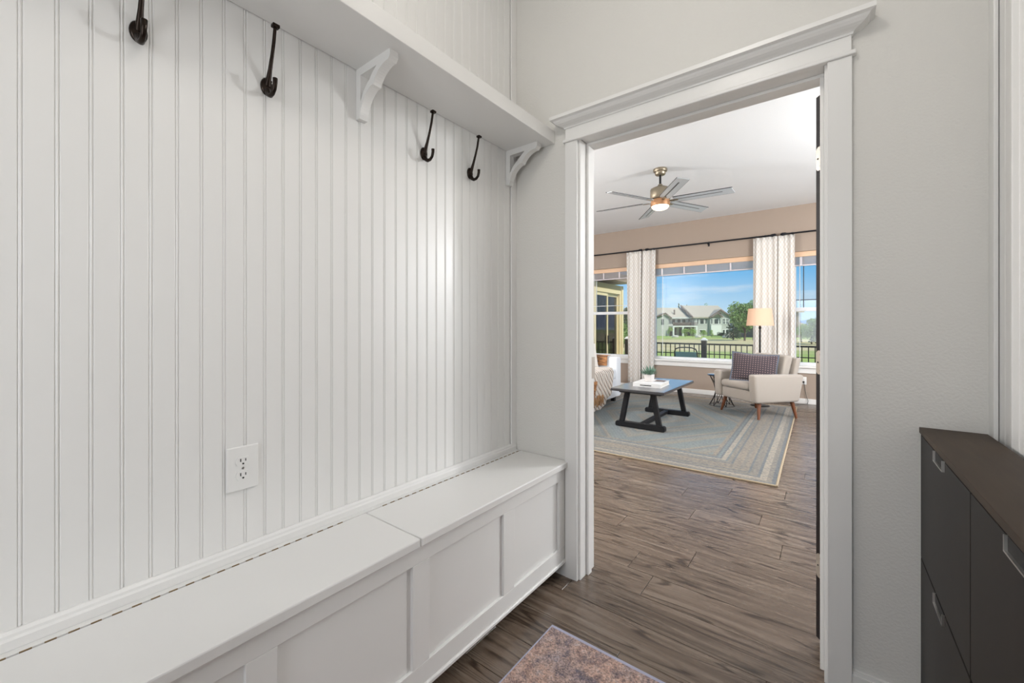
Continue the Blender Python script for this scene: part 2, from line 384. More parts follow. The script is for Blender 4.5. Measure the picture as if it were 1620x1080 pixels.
fl = struct(MB().box(LX0-.2, LX1+.2, -3.3, YW+.18, -.12, -.0125).build('floor', M['dark_gap']))
wf = struct(MB().box(LX0, OX0, 0, WT, 0, LZ).box(OX1, LX1, 0, WT, 0, LZ).box(OX0, OX1, 0, WT, OZ, LZ).build('wall_front', M['wall']))
wl = struct(MB().box(-.16, -.006, -3.3, 0, 0, HZ).build('wall_left', M['white']))
wr = struct(MB().box(HALL_W+.006, HALL_W+.16, -3.3, 0, 0, HZ).build('wall_right', M['white']))
wb = struct(MB().box(0, .38, -3.3, -3.2, 0, HZ).box(1.28, HALL_W, -3.3, -3.2, 0, HZ).box(.38, 1.28, -3.3, -3.2, 2.12, HZ).box(.38, 1.28, -3.3, -3.2, 0, .18).build('wall_back', M['wall']))
struct(MB().box(-.16, HALL_W+.16, -3.3, 0, HZ, HZ+.2).build('ceiling', M['ceiling']))
struct(MB().box(LX0-.2, LX1+.2, 0, YW+.18, LZ, LZ+.22).build('ceiling', M['ceiling']))
# unseen glazed back door, built to hold the area light
gd = struct_empty('door_2', (.83, -3.25, .18))
MB().box(-.45, -.37, -.02, .02, 0, 1.94).box(.37, .45, -.02, .02, 0, 1.94).box(-.37, .37, -.02, .02, 0, .46).box(-.37, .37, -.02, .02, 1.84, 1.94).build('door_frame', M['white'], gd)
MB().box(-.37, .37, -.004, .004, .46, 1.84).build('pane', M['glass'], gd)
# living room side walls
struct(MB().box(LX0-.2, LX0, 0, YW+.18, 0, LZ).build('wall_living_left', M['taupe']))
struct(MB().box(LX1, LX1+.2, 0, 1.5, 0, LZ).box(LX1, LX1+.2, 4.8, YW+.18, 0, LZ).box(LX1, LX1+.2, 1.5, 4.8, 0, .6).box(LX1, LX1+.2, 1.5, 4.8, 2.32, LZ).build('wall_living_right', M['taupe']))
w4 = struct_empty('added_window', (LX1+.12, 3.15, .6))  # unseen window added to go with the side fill light
MB().box(-.03, .03, -1.65, -1.59, 0, 1.72).box(-.03, .03, 1.59, 1.65, 0, 1.72).box(-.03, .03, -1.59, 1.59, 0, .06).box(-.03, .03, -1.59, 1.59, 1.66, 1.72).build('window_frame', M['vinyl'], w4)
MB().box(-.004, .004, -1.59, 1.59, .06, 1.66).build('pane', M['glass'], w4)
# window wall with three openings
WIN = [(-3.25, -1.62), (-1.31, .45), (.855, 2.4)]
SILL, HEAD = .575, 2.32
WY1 = YW+.18
m = MB(); xs = [LX0] + [x for w in WIN for x in w] + [LX1]
for i in range(0, len(xs), 2): m.box(xs[i], xs[i+1], YW, WY1, 0, LZ)
for a, b in WIN: m.box(a, b, YW, WY1, 0, SILL-.03).box(a, b, YW, WY1, HEAD, LZ)
struct(m.build('wall_far', M['taupe']))
struct(MB().box(LX0, LX1, YW-.016, YW, 0, .078, .004).build('baseboard_far', M['white']))
struct(MB().box(1.352, HALL_W, -.015, 0, 0, .072).box(1.352, HALL_W, -.011, 0, .072, .084).build('baseboard_front', M['white']))
struct(MB().box(0.0, .308, -.015, 0, 0, .082).build('baseboard_left', M['white']))

# beadboard: every board a part of its wall
BW = .0505
def board_mesh(z0, z1, sgn):
    prof = [(-.0004, -.0022), (.0006, -.0009), (.0016, -.0002), (.0030, 0), (.0044, -.0007), (.0051, -.0022), (.0060, -.0022), (.0069, -.0005), (.0084, 0),
            (BW-.0024, 0), (BW-.0012, -.0005), (BW-.0004, -.0022)]
    m = MB(); k = len(prof); vs = [(sgn*x, y, z) for z in (z0, z1) for y, x in prof]
    back = [(sgn*-.0065, prof[-1][0], z) for z in (z0, z1)] + [(sgn*-.0065, prof[0][0], z) for z in (z0, z1)]
    fs = [(i, i+1, k+i+1, k+i) for i in range(k-1)]
    m.add(vs, fs); return m.mesh('bead_board', M['white'], False)
bm_l = board_mesh(.54, HZ, 1); bm_r = board_mesh(.0, HZ, -1)
y = -.042 - BW*61 + .0
for i in range(61): link('bead_board', bm_l, wl, (0, y+BW*i, 0))
for i in range(61): link('bead_board', bm_r, wr, (HALL_W, y+BW*i, 0))
struct(MB().box(0, .010, -.042, 0, .54, HZ, .002).build('trim_1', M['white']))
struct(MB().box(HALL_W-.010, HALL_W, -.042, 0, 0, HZ, .002).build('trim_2', M['white']))
# base trim standing on the bench along the beadboard
pf = [(0, .5435), (.016, .5435), (.016, .562), (.012, .5665), (.011, .572), (.006, .5775), (0, .5775)]
struct(MB().prism([(x, z) for x, z in pf], 'y', -3.15, -.010).build('trim_3', M['white']))

# ------------------------------------------------------------------ door casing
c = struct_empty('trim_4', (0, 0, 0))
MB().box(.308, .370, -.018, 0, 0, 2.040, .0015).build('side_casing', M['white'], c)
MB().box(1.289, 1.352, -.018, 0, 0, 2.040, .0015).build('side_casing', M['white'], c)
MB().box(.298, 1.362, -.026, 0, 2.040, 2.054, .004).build('fillet', M['white'], c)
MB().box(.310, 1.350, -.018, 0, 2.054, 2.110).build('head_board', M['white'], c)
# crown with mitred returns
cp = [(0, 2.104), (.022, 2.104), (.024, 2.110), (.030, 2.114), (.040, 2.117), (.050, 2.122), (.058, 2.129), (.062, 2.135), (.068, 2.137), (.074, 2.139), (.074, 2.154), (0, 2.154)]
m = MB(); k = len(cp); ring = []
for p, z in cp:
    o = max(p-.018, 0)
    ring.append([(.310-o, 0, z), (.310-o, -p, z), (1.350+o, -p, z), (1.350+o, 0, z)])
vs = [v for r_ in ring for v in r_]; fs = []
for i in range(k-1):
    for j in range(3): fs.append((i*4+j, i*4+j+1, (i+1)*4+j+1, (i+1)*4+j))
fs.append(((k-1)*4, (k-1)*4+1, (k-1)*4+2, (k-1)*4+3)); fs.append((0, 3, 2, 1))
m.add(vs, fs); m.build('crown', M['white'], c)
# jamb: two sides and head, each with its stop
j = struct_empty('trim_5', (0, 0, 0))
lj = MB().box(OX0, .379, -.001, WT, 0, 2.046, .002).build('side_jamb', M['white'], j)
MB().box(1.281, OX1, -.001, WT, 0, 2.046, .002).build('side_jamb', M['white'], j)
MB().box(.379, 1.281, -.001, WT, 2.046, OZ, .002).build('head_jamb', M['white'], j)
MB().box(.379, .391, .058, .092, 0, 2.034, .002).build('door_stop', M['white'], j)
MB().box(1.269, 1.281, .058, .092, 0, 2.034, .002).build('door_stop', M['white'], j)
MB().box(.379, 1.281, .058, .092, 2.034, 2.046, .002).build('door_stop', M['white'], j)
MB().box(.3788, .3812, .096, .146, .925, 1.03, .001).build('strike_plate', M['nickel'], lj)
# casing on the living-room side
c2 = struct_empty('trim_6', (0, 0, 0))
MB().box(.302, .370, WT, WT+.018, 0, 2.05, .0015).build('side_casing', M['white'], c2)
MB().box(1.290, 1.358, WT, WT+.018, 0, 2.05, .0015).build('side_casing', M['white'], c2)
MB().box(.302, 1.358, WT, WT+.018, 2.05, 2.14, .0015).build('head_board', M['white'], c2)

# ------------------------------------------------------------------ open dark door (leaf swung far back into the living room)
d = struct_empty('door_1', (1.278, .176, 0), R(35), 'dark espresso door swung wide open, seen edge-on at right of doorway')
# local x: along the leaf, local y: through its thickness
MB().box(0, .88, 0, .040, .018, 2.035, .0015).build('door_leaf', M['door_dark'], d)
for z in (1.80, 1.045, .292):
    hm = MB(); p = [(.004, -.044), (.026, -.044), (.031, -.040), (.036, -.034), (.036, .034), (.031, .040), (.026, .044), (.004, .044)]
    hm.prism([(u, v+z) for u, v in p], 'x', -.0025, .001)
    h = hm.build('hinge', M['hinge'], d)
    k = MB().tube([(-.006, -.004, z-.046), (-.006, -.004, z+.046)], .006, 10).build('hinge_barrel', M['nickel'], h, True)
    for yy, zz in ((.012, -.030), (.026, 0), (.012, .030)): MB().tube([(-.0034, yy, z+zz), (-.002, yy, z+zz)], .0035, 8).build('screw', M['black_metal'], h, True)
    # leaf of the hinge on the jamb
kn = MB(); kn.tube([(.82, -.05, .98), (.82, .09, .98)], .012, 12)
kn.lathe([(.0, -.03), (.02, -.03), (.03, -.01), (.03, .01), (.02, .03), (0, .03)], 16, (.82, -.06, .98)).build('door_knob', M['nickel'], d, True)

# ------------------------------------------------------------------ floor planks (parts of the floor)
PWID, PLEN = .175, 1.22
JX = {0: .51, 1: .745, -1: .635, 4: .615, 2: .30, 7: .74, 3: 1.097, 6: .48}
def plank_mesh(x0, x1):
    return MB().box(x0, x1, .0007, PWID-.0007, -.012, 0, .0011, 1).mesh('plank', M['floor'])
full = plank_mesh(.0010, PLEN-.0010)
def proj(p):
    q = Vector(p)-CAM; f = q.dot(Vector((-math.sin(YAW), math.cos(YAW), 0))); r = q.dot(Vector((math.cos(YAW), math.sin(YAW), 0)))
    return f, (810+653.3*r/f if f > .05 else 1e6), (515.5-653.3*q.z/f if f > .05 else 1e6)
def in_view(x, y):
    f, u, v = proj((x, y, 0))
    if f < .05 or not (-30 < u < 1650 and -30 < v < 1110): return False
    if y > .14:
        t = (.07-CAM.y)/(y-CAM.y); xx = CAM.x+(x-CAM.x)*t
        if not (.3 < xx < 1.36): return False
        if -1.75 < x < .93 and 1.92 < y < 5.35: return False
    return True
cand = []; rest = []
for r_ in range(-19, 34):
    y0 = .240+PWID*r_
    x_lo, x_hi = (LX0, LX1) if y0+PWID > .10 else (0, HALL_W)
    if y0 > YW-.01: break
    off = JX.get(r_, (r_*.437) % PLEN); off = off-math.ceil((off-x_lo)/PLEN)*PLEN
    x = off
    while x < x_hi:
        a, b = max(x, x_lo), min(x+PLEN, x_hi)
        if b-a > .05:
            vis = any(in_view(a+(b-a)*i/6, y0+PWID*k) for i in range(7) for k in (.1, .5, .9))
            dist = (Vector(((a+b)/2, y0, 0))-CAM).length
            (cand if vis else rest).append((dist, x, a, b, y0))
        x += PLEN
cand.sort(); rest += cand[280:]
for dist, x, a, b, y0 in cand[:280]:
    if b-a > PLEN-.01: link('plank', full, fl, (x, y0, 0))
    else: link('plank', plank_mesh(a-x+.0010, b-x-.0010), fl, (x, y0, 0))
m = MB()
for dist, x, a, b, y0 in rest: m.box(a+.0006, b-.0006, y0+.0006, min(y0+PWID, YW)-.0006, -.012, 0)
tag(m.build('hidden_planks', M['floor'], fl), kind='stuff')

# ------------------------------------------------------------------ storage bench along the left wall
FX, ST = .305, .543
b = thing('storage_bench', 'long white built-in storage bench with panelled front along the beadboard wall', 'bench', (0, -1.2, 0))
def bb(x0, x1, y0, y1, z0, z1, bev=.0015): return MB().box(x0, x1, y0+1.2, y1+1.2, z0, z1, bev)
bb(.002, .034, -3.1, -.002, .515, ST, .001).build('back_strip', M['white_bench'], b)
for y0, y1 in ((-.894, -.003), (-1.79, -.897), (-3.1, -1.793)):
    lid = bb(.0375, .321, y0, y1, .515, ST, .004).build('lid', M['white_bench'], b)
    a0, a1 = y0+.066, y1-.07 if y1 < -.1 else y1-.01
    hg = MB(); yy = a0; gap = MB()
    while yy < a1-.02:
        hg.tube([(.0358, yy+1.2, ST-.0012), (.0358, yy+1.2+.0165, ST-.0012)], .0022, 6); yy += .033
    tag(hg.build('piano_hinge', M['hinge_brass'], lid, True), kind='stuff')
    MB().box(.0342, .0374, a0+1.2, a1+1.2, .52, ST-.004).build('hinge_leaf', M['slot'], lid)
bb(.002, FX-.016, -3.1, -.002, .07, .515, 0).build('carcass', M['white_bench'], b)
bb(FX-.016, FX, -3.1, -.002, .459, .515).build('top_rail', M['white_bench'], b)
bb(FX-.016, FX, -3.1, -.002, .083, .146).build('bottom_rail', M['white_bench'], b)
MB().prism([(FX-.03, .066), (FX+.003, .066), (FX+.006, .070), (FX+.006, .079), (FX+.003, .083), (FX-.03, .083)], 'y', -3.1+1.2, -.002+1.2).build('base_moulding', M['white_bench'], b)
for y0, y1 in ((-.070, -.002), (-.477, -.410), (-.913, -.848), (-1.36, -1.295), (-1.80, -1.735), (-2.25, -2.18)):
    bb(FX-.016, FX, y0, y1, .1462, .4588).build('stile', M['white_bench'], b)
for y0, y1 in ((-.410, -.070), (-.848, -.477), (-1.295, -.913), (-1.735, -1.36), (-2.18, -1.80)):
    bb(FX-.0158, FX-.011, y0, y1, .1462, .4588, .0005).build('panel', M['white_bench'], b)
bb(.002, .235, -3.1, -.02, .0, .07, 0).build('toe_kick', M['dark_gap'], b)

# ------------------------------------------------------------------ wall shelf with scrolled brackets
s = thing('wall_shelf', 'thick white shelf on scrolled brackets above the row of hooks', 'shelf', (0, -1.2, 2.06))
MB().box(.002, .242, -1.9, 1.198, 0, .060, .002).build('shelf_board', M['white'], s)
def arc(c, r, a0, a1, n=8): return [(c[0]+r*math.cos(R(a0+(a1-a0)*i/n)), c[1]+r*math.sin(R(a0+(a1-a0)*i/n))) for i in range(n+1)]
def bracket():
    m = MB(); y0, y1 = 0, .032
    m.prism([(.001, 0), (.190, 0), (.190, -.020), (.184, -.027), (.001, -.027)], 'y', y0, y1)
    m.prism([(.001, -.027), (.027, -.027), (.027, -.160), (.021, -.172), (.001, -.172)], 'y', y0, y1)
    outer = [(.184, -.027)] + arc((.178, -.118), .087, 86, 158, 9)[0:] + arc((.128, -.177), .104, 112, 170, 9) + [(.027, -.160)]
    inner = [(.027, -.118), (.036, -.100), (.047, -.086), (.060, -.073), (.076, -.062), (.088, -.050), (.100, -.040), (.118, -.027)]
    # brace strip as quads between resampled outer and inner outlines
    def resample(p, n):
        d = [0]
        for a_, b_ in zip(p, p[1:]): d.append(d[-1]+math.dist(a_, b_))
        out = []
        for i in range(n):
            t = d[-1]*i/(n-1); k = max(j_ for j_ in range(len(d)) if d[j_] <= t+1e-9); k = min(k, len(p)-2)
            f = (t-d[k])/max(d[k+1]-d[k], 1e-9); out.append((p[k][0]+(p[k+1][0]-p[k][0])*f, p[k][1]+(p[k+1][1]-p[k][1])*f))
        return out
    o_, i_ = resample(outer, 26), resample(inner[::-1], 26)
    vs = [(x, yy, z) for yy in (y0, y1) for x, z in o_+i_]; n = 26; fs = []
    for q in range(n-1):
        fs += [(q, q+1, n+q+1, n+q), (2*n+q, 3*n+q, 3*n+q+1, 2*n+q+1), (q, 2*n+q, 2*n+q+1, q+1), (n+q, n+q+1, 3*n+q+1, 3*n+q)]
    m.add(vs, fs); return m
bme = bracket().mesh('bracket', M['white'])
for yy in (-.079, -.911, -1.742): link('bracket', bme, s, (0, yy+1.2, 0))

# ------------------------------------------------------------------ coat hooks
def hook():
    t = thing('coat_hook', '', 'hook', (0, 0, 1.87), 0, 'coat hooks in a row under the shelf')
    m = MB(); prof = [(1, 0), (1, .003), (.92, .006), (.7, .0085), (.35, .010), (.02, .0105)]; n = 20
    vs = [(h_, .017*k*math.sin(2*PI*j/n), .0255*k*math.cos(2*PI*j/n)+.003) for k, h_ in prof for j in range(n)]
    fs = [(i*n+j, i*n+(j+1) % n, (i+1)*n+(j+1) % n, (i+1)*n+j) for i in range(len(prof)-1) for j in range(n)] + [tuple((len(prof)-1)*n+j for j in range(n))]
    m.add(vs, fs).build('back_plate', M['bronze'], t, True)
    MB().tube([(.006, 0, .004), (.014, 0, .022), (.024, 0, .045), (.037, 0, .080), (.048, 0, .115), (.055, 0, .150)], [.0085, .0070, .0055, .0048, .0046, .0044], 10).box(.049, .066, -.0095, .0095, .149, .158, .002).build('upper_arm', M['bronze'], t, True)
    MB().tube([(.006, 0, -.010), (.014, 0, -.022), (.026, 0, -.030), (.040, 0, -.029), (.051, 0, -.020), (.056, 0, -.004), (.056, 0, .008)], [.010, .0085, .0068, .0058, .0056, .0060, .0066], 10).build('lower_hook', M['bronze'], t, True)
    for zz in (.019, -.014): MB().tube([(.006, .009, zz), (.0098, .009, zz)], .003, 8).build('screw', M['bronze'], t, True)
    return t
h0 = hook()
for i, (yy, lab) in enumerate(((-1.476, 'dark bronze coat hook nearest the camera, its top cut off by the picture edge'),
                   (-1.196, 'dark bronze coat hook just left of the big scrolled bracket'),
                   (-.612, 'dark bronze coat hook midway between the two shelf brackets'),
                   (-.343, 'dark bronze coat hook farthest along the wall, nearest the end bracket'))):
    h = h0 if i == 0 else copy_tree(h0)
    h.location = (.0, yy, 1.868); h['label'] = lab

# ------------------------------------------------------------------ electrical outlets
def outlet(label, loc, rz, w=.079, hh=.121):
    t = thing('wall_outlet', label, 'outlet', loc, rz)   # local: x sideways, y out of the wall (toward -y), z up
    MB().box(-w/2, w/2, -.006, 0, -hh/2, hh/2, .003).build('cover_plate', M['plastic'], t)
    for zz in (.0195, -.0195):
        m = MB(); p = [(.0172*math.cos(a)*1.0, max(-.0115, min(.0115, .0172*math.sin(a)))) for a in [2*PI*i/28 for i in range(28)]]
        m.prism([(u, v+zz) for u, v in p], 'y', -.008, -.005); so = m.build('socket', M['plastic'], t)
        MB().box(-.0075, -.0050, -.0084, -.0079, zz-.001, zz+.0075).build('slot', M['slot'], so)
        MB().box(.0050, .0072, -.0084, -.0079, zz-.0005, zz+.0065).build('slot', M['slot'], so)
        MB().tube([(0, -.0084, zz-.0068), (0, -.0079, zz-.0068)], .0026, 8).build('ground_slot', M['slot'], so)
    MB().tube([(0, -.0075, 0), (0, -.0055, 0)], .003, 10).build('screw', M['nickel'], t, True)
    return t
outlet('white duplex outlet on the beadboard wall above the bench', (0.0006, -1.259, .788), R(90))
outlet('small white outlet low on the taupe wall behind the armchair', (1.0, YW, .35), 0, .072, .116)

# ------------------------------------------------------------------ shoe cabinet on the right
CX, CY0, CY1, CT = 1.508, -1.088, -.003, .880
cb = thing('shoe_cabinet', 'slim dark espresso shoe cabinet with tip-out doors against the right wall', 'cabinet', (CX, -.55, 0))
def cbx(x0, x1, y0, y1, z0, z1, bev=.0012): return MB().box(x0-CX, x1-CX, y0+.55, y1+.55, z0, z1, bev)
cbx(CX-.002, HALL_W-.012, CY0-.004, CY1, CT-.016, CT, .001).build('top', M['cab_top'], cb)
cbx(CX+.016, HALL_W-.012, CY0, CY1, .08, CT-.016).build('body', M['cab'], cb)
cbx(CX+.002, CX+.016, CY1-.010, CY1, .0, CT-.016).build('side_panel', M['cab'], cb)
cbx(CX+.002, CX+.016, CY0, CY0+.010, .0, CT-.016).build('side_panel', M['cab'], cb)
cbx(CX+.03, HALL_W-.02, CY0+.02, CY1-.02, 0, .08).build('plinth', M['dark_gap'], cb)
for y0, y1 in ((-.545, -.016), (-1.076, -.550)):
    for z0, z1 in ((.503, .859), (.10, .497)):
        dr = cbx(CX, CX+.016, y0, y1, z0, z1).build('door', M['cab'], cb)
        ym = (y0+y1)/2+.005; a0, a1 = ym-.052+.55, ym+.052+.55
        zt, zb_ = z1+.003, z1-.023
        pl = MB().box(-.005, .0005, a0, a0+.0028, zb_, zt).box(-.005, .0005, a1-.0028, a1, zb_, zt).box(-.005, .0005, a0+.0028, a1-.0028, zb_, zb_+.003)
        pl.build('pull', M['nickel'], dr)
        MB().box(-.0008, .0005, a0+.0028, a1-.0028, zb_+.003, zt).build('pull_recess', M['slot'], dr)

# ------------------------------------------------------------------ hall rug
hr = thing('hall_rug', 'distressed pink and lilac rug on the hall floor by the bench', 'rug', (.80, -1.25, 0))
def wavy_sheet(x0, x1, y0, y1, z, t, nx, ny, amp=0):
    m = MB(); vs = []; fs = []
    for k, zz in ((0, 0.0), (1, t)):
        for i in range(nx+1):
            for jj in range(ny+1):
                x = x0+(x1-x0)*i/nx; yq = y0+(y1-y0)*jj/ny
                w = amp*max(0, math.sin(x*3.1+.5)*math.sin(yq*2.3+1)) if amp else 0
                vs.append((x, yq, z+zz+w))
    n = (nx+1)*(ny+1); I = lambda k, i, jj: k*n+i*(ny+1)+jj
    for i in range(nx):
        for jj in range(ny):
            fs.append((I(1, i, jj), I(1, i+1, jj), I(1, i+1, jj+1), I(1, i, jj+1))); fs.append((I(0, i, jj), I(0, i, jj+1), I(0, i+1, jj+1), I(0, i+1, jj)))
    for i in range(nx): fs += [(I(0, i, 0), I(0, i+1, 0), I(1, i+1, 0), I(1, i, 0)), (I(0, i, ny), I(1, i, ny), I(1, i+1, ny), I(0, i+1, ny))]
    for jj in range(ny): fs += [(I(0, 0, jj), I(1, 0, jj), I(1, 0, jj+1), I(0, 0, jj+1)), (I(0, nx, jj), I(0, nx, jj+1), I(1, nx, jj+1), I(1, nx, jj))]
    return m.add(vs, fs)
wavy_sheet(-.365, .40, -.75, .908, .001, .008, 4, 4).build('pile', M['hall_rug'], hr)
e = MB()
for pth in ([(-.366, -.75, .0055), (-.366, .915, .0055)], ): e.tube(pth, .0045, 8)
e.build('side_binding', M['hall_rug_edge'], hr, True)
MB().box(-.37, .402, .906, .921, .0005, .0095, .003).build('end_binding', M['hall_rug_edge'], hr)

# ------------------------------------------------------------------ living room windows
def window(nm, x0, x1, double_hung, muntins=None):
    w = struct_empty(nm, ((x0+x1)/2, YW, 0)); cx = (x0+x1)/2; a, b_ = x0-cx, x1-cx
    fy0, fy1 = .09, .15; F = .045
    fr = MB().box(a, a+F, fy0, fy1, SILL, HEAD, .002).box(b_-F, b_, fy0, fy1, SILL, HEAD, .002).box(a+F, b_-F, fy0, fy1, SILL, SILL+F, .002).box(a+F, b_-F, fy0, fy1, HEAD-F, HEAD, .002)
    fr.build('window_frame', M['vinyl'], w)
    MB().box(a-.05, b_+.05, -.045, .09, SILL-.03, SILL, .004).build('window_stool', M['white'], w)
    MB().box(a-.03, b_+.03, -.018, 0, SILL-.112, SILL-.03, .003).build('apron', M['white'], w)
    if double_hung:
        zr = 1.437
        MB().box(a+F, b_-F, .095, .135, zr-.028, zr+.028, .002).build('meeting_rail', M['vinyl'], w)
        for z0, z1 in ((SILL+F, zr-.028), (zr+.028, HEAD-F)): MB().box(a+F, b_-F, .118, .122, z0, z1).build('pane', M['glass'], w)
        mt, dark = muntins
        mm = M['muntin_dark'] if dark else M['vinyl']
        MB().box(a+F, b_-F, .108, .117, 1.578, 1.590).build('muntin', mm, w)
        MB().box(mt-cx-.006, mt-cx+.006, .106, .1165, zr+.028, HEAD-F).build('muntin', mm, w)
    else:
        MB().box(a+F, b_-F, .118, .122, SILL+F, HEAD-F).build('pane', M['glass'], w)
    return w
window('window_1', *WIN[0], True, (-2.48, False))
window('window_2', *WIN[1], False)
window('window_3', *WIN[2], True, (.995, True))
# raised blinds
def blind(x0, x1, label, ladders, cord_x):
    cx = (x0+x1)/2; t = thing('window_blind', label, 'blind', (cx, YW+.05, 2.1), 0, 'raised window blinds'); a, b_ = x0-cx+.012, x1-cx-.012
    MB().box(a, b_, -.030, -.020, .140, .218, .003).build('valance', M['valance'], t)
    MB().box(a, b_, -.018, .022, .165, .216).build('headrail', M['slat'], t)
    sl = MB()
    for i in range(13):
        z = .024+i*.0108; sl.box(a+.004, b_-.004, -.024+.002*(i % 2), .022+.002*(i % 3), z, z+.0032)
    tag(sl.build('slat_stack', M['slat'], t), kind='stuff')
    MB().box(a+.002, b_-.002, -.025, .025, 0, .019, .004).build('bottom_rail', M['slat'], t)
    for lx in ladders: MB().box(lx-cx-.012, lx-cx+.012, -.034, -.031, .004, .135, .001).build('ladder_tape', M['slat'], t)
    MB().tube([(cord_x-cx, -.036, .13), (cord_x-cx, -.036, -1.45)], .0045, 6).build('lift_cord', M['vinyl'], t)
blind(*WIN[0], 'raised pale blind above the left window by the sofa', (-2.95, -2.28, -1.95), -2.475)
blind(*WIN[1], 'raised pale blind across the top of the wide centre window', (-1.13, -.74, -.38, .0, .34), -1.115)
blind(*WIN[2], 'raised pale blind above the right window beside the dark door', (.97, 1.6, 2.2), .952)

# curtain rods
def rod(x0, x1, ends, label, holders):
    t = thing('curtain_rod', label, 'curtain rod', ((x0+x1)/2, YW-.09, 2.595), 0, 'black curtain rods over the windows'); cx = (x0+x1)/2
    MB().tube([(x0-cx, 0, 0), (x1-cx, 0, 0)], .0125, 10).build('rod', M['rod'], t, True)
    for xe, sg in ends:
        mm = MB().tube([(xe-cx, 0, 0), (xe-cx+sg*.02, 0, 0), (xe-cx+sg*.03, 0, 0), (xe-cx+sg*.075, 0, 0), (xe-cx+sg*.09, 0, 0)], [.013, .014, .022, .024, .012], 12); mm.build('finial', M['rod'], t, True)
    for hx in holders: MB().box(hx-cx-.010, hx-cx+.010, -.012, .084, -.018, -.0125).box(hx-cx-.014, hx-cx+.014, .080, .0885, -.05, .03).build('wall_bracket', M['rod'], t)
rod(-3.3, -1.545, [(-1.545, 1)], 'black curtain rod over the left window', (-1.60, -2.8))
rod(-1.315, .565, [(-1.315, -1), (.565, 1)], 'long black curtain rod over the wide centre window', (-1.27, -.33, .50))
rod(.805, 2.5, [(.805, -1)], 'black curtain rod over the right window, partly behind the door', (.86, 2.2))
# curtains
def curtain(label, top, bot, folds, ph, zb=.03):
    zt = 2.575; cx = (top[0]+top[1])/2; t = thing('curtain', label, 'curtain', (cx, YW-.10, 0), 0, 'cream lattice curtain panels')
    nu, nz = folds*12, 26; vs = []; fs = []
    for k in range(nz+1):
        z = zb+(zt-zb)*k/nz; f = k/nz; a, b_ = bot[0]+(top[0]-bot[0])*f, bot[1]+(top[1]-bot[1])*f
        for i in range(nu+1):
            u = i/nu; A = .030*(1-.35*f)*(.75+.5*math.sin(7*u+ph))
            yy = A*math.sin(2*PI*folds*u+ph+.5*math.sin(3.2*f+u*4)) + .008*math.sin(5*f+ph)
            vs.append((a+(b_-a)*(u+.012*math.sin(6*f+9*u)*math.sin(PI*u))-cx, yy, z))
    for k in range(nz):
        for i in range(nu): q = k*(nu+1)+i; fs.append((q, q+1, q+nu+2, q+nu+1))
    o = MB().add(vs, fs).build('panel', M['curtain'], t, True)
    md = o.modifiers.new('thickness', 'SOLIDIFY'); md.thickness = .003
    kk = max(3, folds)
    for i in range(kk): xx = top[0]+(top[1]-top[0])*(i+.5)/kk-cx; MB().tube([(xx+0, .010+.017*math.cos(a_), 2.595+.017*math.sin(a_)) for a_ in [2*PI*q/10 for q in range(10)]], .0022, 5, closed=True).build('curtain_ring', M['rod'], t)
curtain('cream lattice curtain at the right edge of the left window', (-1.755, -1.470), (-1.73, -1.485), 3, .3)
curtain('cream lattice curtain at the left edge of the centre window', (-1.466, -1.215), (-1.482, -1.255), 3, 1.9)
curtain('cream lattice curtain behind the floor lamp, right of centre window', (.345, .672), (.335, .666), 4, .9)
curtain('cream lattice curtain at the left edge of the right window', (.676, .890), (.670, .895), 3, 2.6)

# ------------------------------------------------------------------ ceiling fan
f = thing('ceiling_fan', 'six-bladed ceiling fan with lit bowl hanging in the living room', 'fan', (-.28, 3.22, 2.648))
MB().lathe([(.0, .382), (.078, .382), (.080, .366), (.074, .350), (.062, .346), (.060, .322), (.052, .312), (.02, .308), (0, .308)], 28).build('canopy', M['fan_body'], f, True)
MB().tube([(0, 0, .31), (0, 0, .17)], .0125, 12).build('downrod', M['black_metal'], f, True)
MB().lathe([(0, .205), (.016, .205), (.026, .198), (.030, .180), (.060, .172), (.105, .150), (.113, .138), (.113, .030), (.108, .022), (0, .022)], 32).build('motor_housing', M['fan_body'], f, True)
MB().lathe([(0, .022), (.095, .022), (.103, .016), (.107, -.010), (.110, -.022), (.108, -.050), (.100, -.056), (0, -.056)], 32).build('light_rim', M['copper'], f, True)
MB().lathe([(.099, -.050), (.096, -.066), (.084, -.082), (.060, -.094), (.03, -.100), (.004, -.102)], 32).build('lamp_bowl', M['glow'], f, True)
def fan_blade():
    m = MB()
    # outline in local x (along), y (across): two long rails joined at tip and root with a slot between
    t = .004
    m.box(.19, .66, -.060, -.012, -t, t).box(.19, .66, .004, .060, -t, t)
    m.hexa([(.66, -.060, -t), (.75, -.060, -t), (.66, .060, -t), (.775, .060, -t), (.66, -.060, t), (.75, -.060, t), (.66, .060, t), (.775, .060, t)])
    m.hexa([(.15, -.045, -t), (.19, -.060, -t), (.15, .045, -t), (.19, .060, -t), (.15, -.045, t), (.19, -.060, t), (.15, .045, t), (.19, .060, t)])
    return m
bl = fan_blade().mesh('blade', M['fan_blade'])
slotm = MB().box(.19, .66, -.012, .004, -.002, .002).box(.15, .76, -.0625, -.0602, -.0045, .0045).box(.19, .77, .0602, .0625, -.0045, .0045).mesh('blade_edge', M['fan_edge'])
armm = MB().box(.095, .20, -.016, .016, -.011, -.0045, .002).mesh('blade_arm', M['fan_body'])
for k in range(6):
    o = link('blade', bl, f); o.rotation_euler = (R(-13), 0, R(4+60*k)); o.rotation_mode = 'XYZ'
    link('blade_edge', slotm, o); link('blade_arm', armm, o)

